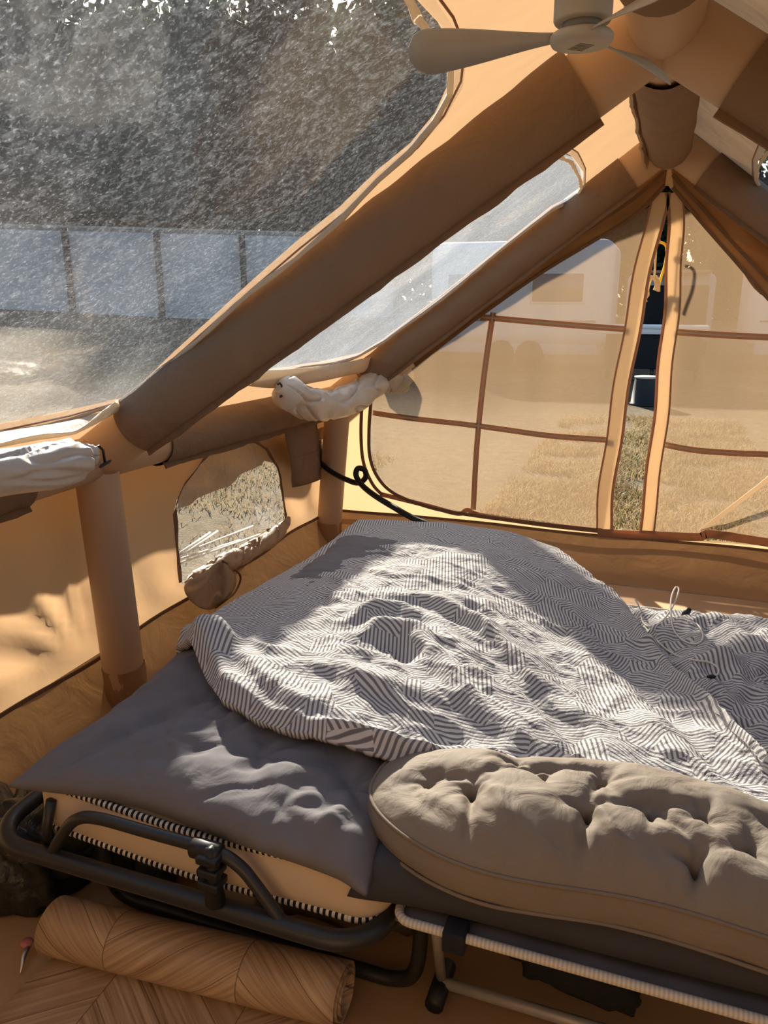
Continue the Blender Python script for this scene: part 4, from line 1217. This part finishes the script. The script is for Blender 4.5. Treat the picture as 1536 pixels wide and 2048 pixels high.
# ================================================================== ON THE FLOOR
# rolled vinyl with a flat tail
prof = []
yc, R0 = 1.235, .076
n_t = 90
turns = 3.2
for i in range(n_t + 1):
    t = i / n_t
    a = math.pi * .35 + turns * 2 * math.pi * (1 - t)        # inner end first
    r = .045 + (R0 - .045) * t
    prof.append((yc + r * math.sin(a + math.pi) , .004 + R0 + r * -math.cos(a + math.pi) * 1.0 * -1))
# simple clean spiral: from outer end (touching floor) winding inwards
prof = []
tail = [(.35 + (yc - .35) * k / 8, .003) for k in range(9)]
prof += tail
for i in range(1, n_t + 1):
    t = i / n_t
    a = -math.pi / 2 + turns * 2 * math.pi * t
    r = R0 - .04 * t
    prof.append((yc + r * math.cos(a), .003 + R0 + r * math.sin(a)))
vs, uv = [], []
xa, xb_ = -1.31, -.55
nx = 14
L = 0
for i, (y, z) in enumerate(prof):
    if i: L += math.hypot(y - prof[i - 1][0], z - prof[i - 1][1])
    for j in range(nx):
        u = j / (nx - 1)
        tele = .012 * max(0, i - 9) / n_t
        x = xa + (xb_ - xa) * u + tele
        yaw = .06 * (u - .5)
        vs.append((x, y + yaw * (1 if i >= 9 else i / 9), z)); uv.append((x + .1, L))
vm = mk('vinyl_roll', vs, grid_faces(len(prof), nx), M['vinyl'], None, True, uv)
vm.modifiers.new('thickness', 'SOLIDIFY').thickness = .0035
tag(vm, 'roll of wood patterned herringbone vinyl flooring lying in front of the folding bed', 'vinyl roll')

def crumple(name, c, s, m, seed, label, cat, amp=.25, flat=.0, res=4, group=None):
    bm = bmesh.new()
    bmesh.ops.create_icosphere(bm, subdivisions=res, radius=1)
    c = Vector(c)
    for v in bm.verts:
        d = v.co.normalized()
        k = 1 + amp * float(fbm(d.x * 2.2 + seed, d.y * 2.2 + d.z * 1.7, 4)) * 1.6 + amp * .5 * abs(float(fbm(d.x * 5 + seed, d.z * 5 + d.y * 3, 3)))
        # boxy sphere
        q = Vector([math.copysign(abs(a) ** .7, a) for a in d]) * k
        v.co = c + Vector((q.x * s[0], q.y * s[1], q.z * s[2]))
        if v.co.z < .004: v.co.z = .004 + .001 * random.random()
    o = mkbm(name, bm, m, None, True)
    return tag(o, label, cat, group)
crumple('plastic_sack', (-1.56, 1.38, .12), (.19, .13, .15), M['bagblack'], 2.0, 'crumpled black plastic sack on the floor beside the folding bed', 'sack', .45)
crumple('plastic_sack', (-1.28, 1.56, .12), (.12, .12, .16), M['bagblack'], 6.0, 'smaller black plastic sack pushed under the folding bed corner', 'sack', .4)
crumple('storage_bag', (-.66, 1.60, .17), (.20, .16, .16), M['bagbrown'], 9.0, 'dark brown cloth bag under the folding bed', 'bag', .22)
crumple('storage_bag', (-.96, 2.0, .13), (.20, .2, .12), M['bagbrown'], 12.0, 'low dark brown bag at the middle under the folding bed', 'bag', .22)
box('grey_carton', (-1.03, 1.42, .0), (-.86, 1.54, .23), M['boxgrey'], None, .01)
tag(bpy.context.scene.objects['grey_carton'], 'small grey carton showing below the bed rail', 'carton')
crumple('cot_bag', (-.06, 1.56, .10), (.17, .11, .07), M['blackmat'], 15.0, 'black carry bag lying under the camp cot', 'bag', .18)
# little peg with a pink head
pg = Vector(atZ(55, 1893, .02))
pe = empty('tent_peg', pg, 'pink headed peg leaning on the end of the vinyl roll', 'peg')
lathe('peg_head', [(.004, -.006), (.014, -.004), (.016, 0), (.014, .004), (.004, .006)], M['pink'], pe, 20, pg + Vector((0, 0, .012)))
tip = Vector(atZ(40, 1948, .006))
tube('peg_shaft', [pg + Vector((.006, -.002, .01)), pg.lerp(tip, .5) + Vector((0, 0, .006)), tip], [.008, .006, .002], M['steel'], pe, 10)

# ================================================================== OUTSIDE
# lawn, rising to a low bank on the left
def lawn_z(x, y):
    return 1.25 * float(sstep(-6, -16, x)) * float(sstep(2, 8, y)) + .05 * float(fbm(x * .3, y * .3, 3)) * float(sstep(0, 4, max(abs(x) - 2.5, y - 5.5))) - .02
gx = np.concatenate([np.linspace(-150, -12, 24), np.linspace(-11, 6, 40), np.linspace(8, 110, 16)])
gy = np.concatenate([np.linspace(-12, 0, 5), np.linspace(1, 14, 34), np.linspace(16, 150, 24)])
vs = [(x, y, lawn_z(x, y)) for x in gx for y in gy]
o = mk('lawn', vs, grid_faces(len(gx), len(gy)), M['grass'])
tag(o, 'dry sunlit lawn around the tent', 'lawn', kind='structure')
def blades(name, n, region, m, label, hmin=.03, hmax=.09):
    vs, fs = [], []
    for _ in range(n):
        x = random.uniform(region[0], region[1]); y = random.uniform(region[2], region[3])
        if float(vn(x * 2.3 + 9, y * 2.3)) < random.uniform(.15, .5): continue
        z = lawn_z(x, y) - .005; h = random.uniform(hmin, hmax); a = random.uniform(0, 6.28); w = .0025 + .002 * random.random()
        l = random.uniform(.2, 1.2) * h; b = random.uniform(0, 6.28)
        dx, dy = math.cos(a) * w, math.sin(a) * w; ex, ey = math.cos(b) * l, math.sin(b) * l
        k = len(vs)
        vs += [(x - dx, y - dy, z), (x + dx, y + dy, z), (x + dx + ex * .4, y + dy + ey * .4, z + h * .7), (x - dx + ex * .4, y - dy + ey * .4, z + h * .7), (x + ex, y + ey, z + h)]
        fs += [(k, k + 1, k + 2, k + 3), (k + 3, k + 2, k + 4)]
    o = mk(name, vs, fs, m, None, False)
    tag(o, label, 'grass', kind='stuff')
blades('straw_grass', 34000, (-1.2, 1.0, 5.3, 11), M['blade'], 'dry straw coloured grass outside the mesh door')
blades('green_grass', 2200, (-.8, .6, 5.3, 9.5), M['bladeg'], 'green grass tufts in the dry lawn outside the door gap')
blades('straw_grass', 9000, (-5.5, -2.5, 2.8, 7.5), M['blade'], 'dry grass outside the arched side window')

# white rods lying outside the side window
for i, (a, b) in enumerate((((364, 1103), (420, 1065)), ((364, 1108), (505, 1052)), ((366, 1116), (480, 1080)), ((366, 1124), (520, 1072)), ((380, 1100), (435, 1062)))):
    pa = Vector(atX(*a, -2.35)); pb2 = Vector(atX(*b, -2.5))
    pa.z = max(pa.z, .02); pb2.z = max(pb2.z, .02)
    d = (pb2 - pa)
    o = tube('white_rod', [pa - d * .4, pb2], .006, M['white'], None, 8)
    tag(o, 'thin white plastic rod propped on the lawn outside the side window', 'rod', 'white rods outside the side window')

# guy ropes of the tent outside
def guy(a, b, label, r=.005):
    o = tube('guy_rope', [Vector(a), Vector(b)], r, M['rope'], None, 8); tag(o, label, 'rope')
guy((XL - .37, Y1, .80), (-3.3, Y1 + .25, lawn_z(-3.3, Y1 + .25)), 'guy rope pegged out from the near post', .008)
guy((XL - .37, 1.2, .80), (-3.2, 1.9, 0), 'guy rope pegged out between the near post and the rear')
ga = Vector(atY(1402, 1062, YF + .05)); gb = Vector(atY(1640, 870, YF + .35))
o = tube('awning_strap', [ga, ga.lerp(gb, .5) + Vector((0, 0, -.015)), gb], .014, M['cream'], None, 10); tag(o, 'pale rolled awning edge slanting down to the hem of the plain mesh panel', 'awning strap')

# rope bundle hanging in the door gap
rb = empty('hanging_rope', Vector(atY(1311, 480, YF + .22)), 'beige rope tied in a bundle hanging in the open door gap', 'rope')
def pr_(x, y, d=.22): return Vector(atY(x, y, YF + d))
tube('rope_line', catmull([pr_(1318, 440), pr_(1315, 470), pr_(1313, 485), pr_(1311, 520), pr_(1309, 555)], 5), .006, M['rope'], rb, 8)
lathe('knot', [(.004, -.02), (.018, -.012), (.02, 0), (.016, .012), (.004, .02)], M['rope'], rb, 12, pr_(1314, 482))
for i in range(5):
    s = (i - 2) * 2.6
    tube('rope_coil', catmull([pr_(1294 + s * .3, 585 - s, .22 + i * .004), pr_(1296 + s, 562 - s * .4, .22 + i * .004), pr_(1308 + s, 555 - abs(s) * .3, .22 + i * .004), pr_(1315 + s * .5, 568, .22 + i * .004), pr_(1313 + s * .9, 582 + s * .3, .22 + i * .004)], 6), .0075, M['rope'], rb, 8)
tube('rope_tail', catmull([pr_(1296, 580), pr_(1297, 590), pr_(1292, 597), pr_(1293, 604)], 5), .006, M['rope'], rb, 8)
tube('yellow_loop', catmull([pr_(1316, 578, .3), pr_(1322, 556, .3), pr_(1330, 530, .3), pr_(1334, 500, .3), pr_(1329, 488, .3), pr_(1318, 484, .3)], 6), .008, M['yellow'], rb, 8)

# camp kitchen with a white top, black skirt; black bucket
ck = empty('camp_kitchen', (-.25, 16.2, 0), 'white topped camp kitchen table with a black fabric skirt on the lawn', 'table')
box('table_top', (-1.2, 15.8, .98), (.75, 16.6, 1.04), M['whitepaint'], ck, .012)
box('table_rim', (-1.18, 15.82, .88), (.73, 16.58, .98), M['whitepaint'], ck, .008)
box('skirt', (-1.1, 15.9, .22), (.66, 16.5, .88), M['blackmat'], ck, .02)
for x in (-1.05, -.2, .6):
    for y in (15.95, 16.45): tube('leg', [(x, y, 0), (x, y, .25)], .03, M['black'], ck, 8)
bk = Vector(atZ(1290, 805, 0)); bk.z = lawn_z(bk.x, bk.y)
bu = empty('bucket', bk, 'black bucket with a pale lid on the lawn before the camp kitchen', 'bucket')
lathe('pail', [(.235, 0), (.235, .02), (.215, .03), (.18, .40), (.17, .42)], M['blackplastic'], bu, 28, bk)
lathe('lid', [(.185, .41), (.19, .42), (.185, .435), (.15, .44), (.02, .445)], M['leg'], bu, 28, bk)
# camp chairs behind
def chair(x, y, label):
    e = empty('camp_chair', (x, y, 0), label, 'chair', 'camp chairs behind the camp kitchen')
    for sx in (-.24, .24):
        tube('leg', [(x + sx, y - .25, 0), (x + sx * .9, y + .2, .85)], .012, M['whitepaint'], e, 8)
        tube('leg', [(x + sx, y + .25, 0), (x + sx * .9, y - .15, .5)], .012, M['whitepaint'], e, 8)
    box('seat', (x - .24, y - .22, .40), (x + .24, y + .22, .43), M['blackmat'], e, .01)
    box('backrest', (x - .24, y + .16, .5), (x + .24, y + .20, .98), M['blackmat'], e, .01)
chair(-.75, 20.5, 'folding camp chair with pale legs and black cloth behind the camp kitchen')
chair(.05, 21.2, 'folding camp chair with pale legs and black cloth behind the camp kitchen')
# caravans and a dark van
def caravan(x0, x1, y, h, label, wins, dpt=2.2):
    e = empty('caravan', ((x0 + x1) / 2, y + dpt / 2, 0), label, 'caravan')
    box('body', (x0, y, .5), (x1, y + dpt, h), M['whitepaint'], e, .28, 5)
    box('skirt', (x0 + .25, y + .04, .32), (x1 - .25, y + dpt - .04, .56), M['greyfab'], e, .03)
    for (a, b, c, d) in wins:
        w = box('window', (a, y - .02, c), (b, y + .03, d), M['whitepaint'], e, .03)
        box('pane', (a + .06, y - .035, c + .06), (b - .06, y - .005, d - .06), M['glass'], w, .02)
    for xx in (x0 + (x1 - x0) * .42, x0 + (x1 - x0) * .58):
        tube('wheel', [(xx, y + .02, .31), (xx, y + .22, .31)], .31, M['blackplastic'], e, 20)
    tube('trim_line', [(x0 + .3, y - .005, 1.05), (x1 - .3, y - .005, 1.05)], .02, M['glass'], e, 6)
    box('roof_vent', ((x0 + x1) / 2 - .3, y + .8, h - .02), ((x0 + x1) / 2 + .3, y + 1.4, h + .12), M['glass'], e, .03)
caravan(-5.2, -1.15, 17.6, 2.75, 'white caravan with grey windows seen through the taped mesh panel', [(-2.9, -1.7, 1.4, 2.1), (-4.8, -3.5, 1.4, 2.1)])
caravan(1.6, 6.5, 19, 2.5, 'white caravan beyond the plain mesh panel', [(2.1, 3.3, 1.35, 2.0), (4.3, 5.8, 1.35, 2.0)])
vn_ = empty('parked_van', (.1, 23, 0), 'dark van with a raised tailgate behind the camp chairs', 'van')
box('body', (-1.1, 22.4, .35), (1.1, 26.5, 2.15), M['greyfab'], vn_, .18, 4)
box('dark_bay_panel', (-.95, 22.36, .55), (.95, 22.46, 1.85), M['blackmat'], vn_, .05)  # black slab on the closed body, standing in for the shaded interior
box('tailgate', (-.95, 21.5, 2.12), (.95, 22.5, 2.2), M['skin_orange'], vn_, .03)
for x in (-.95, .95):
    tube('wheel', [(x - .1, 23.2, .33), (x + .1, 23.2, .33)], .33, M['blackplastic'], vn_, 18)
# pale marquee with dark poles on the bank
mq = empty('marquee', (-17, 16, 1.2), 'long pale grey marquee wall with dark poles on the bank behind the near roof window', 'marquee')
a, b = Vector((-24, 12.5, 1.0)), Vector((-8.6, 25.0, 1.0))
d = (b - a).normalized(); nrm_ = Vector((-d.y, d.x, 0))
def wallq(name, p, q, z0, z1, th, m):
    vs = []
    for pt in (p, q):
        for s in (0, 1):
            for z in (z0, z1): vs.append(pt + nrm_ * th * s + Vector((0, 0, z - pt.z)))
    return mk(name, vs, [(0, 1, 3, 2), (4, 6, 7, 5), (0, 4, 5, 1), (2, 3, 7, 6), (1, 5, 7, 3), (0, 2, 6, 4)], m, mq, False)
wallq('wall_panel', a, b, .9, 3.45, 3.5, M['greyfab'])
wallq('fascia', a - d * .1, b + d * .1, 3.35, 3.5, 3.6, M['glass'])
for i in range(9):
    p = a.lerp(b, i / 8) - nrm_ * .25
    tube('pole', [p + Vector((0, 0, -.3)), p + Vector((0, 0, 2.4))], .10, M['blackplastic'], mq, 8)

# woodland: leafy trees, copies of three prototypes
def crown_mesh(name, rx, rz, zc, nleaf, size, seed):
    r = np.random.default_rng(seed)
    vs, fs = [], []
    cl = [(r.normal(0, .45, 3) * np.array([rx, rx, rz]) * .9, r.uniform(.28, .55)) for _ in range(26)]
    for i in range(nleaf):
        c, s = cl[r.integers(len(cl))]
        d = r.normal(0, 1, 3); d /= np.linalg.norm(d)
        p = c + d * s * np.array([rx, rx, rz]) * r.uniform(.6, 1.0) ** .5
        p = Vector((p[0], p[1], p[2] + zc))
        if p.z > 10.3: p.z = 10.3 - (p.z - 10.3) * 1.5
        if p.z < 1.0: p.z = 2.0 - p.z
        u = Vector(r.normal(0, 1, 3)).normalized(); w = u.cross(Vector(r.normal(0, 1, 3))).normalized()
        q = size * r.uniform(.6, 1.4)
        k = len(vs)
        vs += [p - u * q, p + w * q * .55, p + u * q, p - w * q * .55]
        fs.append((k, k + 1, k + 2, k + 3))
    me = bpy.data.meshes.new(name)
    me.from_pydata([tuple(v) for v in vs], [], fs)
    return me
crowns = [crown_mesh('crown', 3.2, 4.2, 6.2, 9000, .24, 1), crown_mesh('crown', 2.8, 4.8, 6.6, 9000, .22, 2), crown_mesh('crown', 3.6, 3.6, 5.2, 9000, .25, 3)]
for i, c in enumerate(crowns): c.materials.append(M['leafA'] if i != 1 else M['leafB'])
tv, tf, tu = tube_data([(0, 0, -.5), (.05, 0, 1.5), (-.05, .05, 3.5), (.1, 0, 6)], [.32, .26, .2, .1], 10)
tme = bpy.data.meshes.new('trunk'); tme.from_pydata([tuple(v) for v in tv], [], tf); tme.materials.append(M['bark'])
tl = ['dark leafy tree with a rounded crown in the wood beyond the lawn', 'olive green tree with a tall crown in the wood beyond the lawn', 'low spreading dark tree in the wood beyond the lawn']
k = 0
for row, (dist, n, a0, a1) in enumerate(((61, 11, 8, 66), (68, 12, 5, 68), (64, 10, -34, 6))):
    for i in range(n):
        az = math.radians(a0 + (a1 - a0) * (i + .5 * (row % 2)) / (n - 1)); dd = dist + random.uniform(-1.5, 2)
        x, y = -math.sin(az) * dd, math.cos(az) * dd
        t = k % 3; k += 1
        sc = random.uniform(1.9, 2.05) * (1.05 if row == 1 else 1.0) * (.62 if row == 2 else 1)
        e = empty('woodland_tree', (x, y, lawn_z(x, y) - .1), tl[t], 'tree', 'trees in the wood beyond the lawn')
        e.rotation_euler = (0, 0, random.uniform(0, 6.28)); e.scale = (sc, sc, sc)
        for nm, me in (('crown', crowns[t]), ('trunk', tme)):
            c = bpy.data.objects.new(nm, me); COL.objects.link(c); c.parent = e

# hedge closing the view below the crowns
def hedge():
    r = np.random.default_rng(11)
    vs, fs = [], []
    for i in range(26000):
        az = math.radians(r.uniform(-40, 75)); dd = 57 + r.normal(0, 1.2)
        h = 4.5 + 1.2 * math.sin(az * 23) + .8 * math.sin(az * 57)
        x, y = -math.sin(az) * dd, math.cos(az) * dd
        p = Vector((x, y, lawn_z(x, y) + h * r.uniform(0, 1) ** .8))
        u = Vector(r.normal(0, 1, 3)).normalized(); w = u.cross(Vector(r.normal(0, 1, 3))).normalized()
        q = .42 * r.uniform(.6, 1.3); k = len(vs)
        vs += [p - u * q, p + w * q * .6, p + u * q, p - w * q * .6]; fs.append((k, k + 1, k + 2, k + 3))
    o = mk('hedge', vs, fs, M['leafA'], None, False)
    tag(o, 'dark hedge running along the foot of the wood', 'hedge')
hedge()
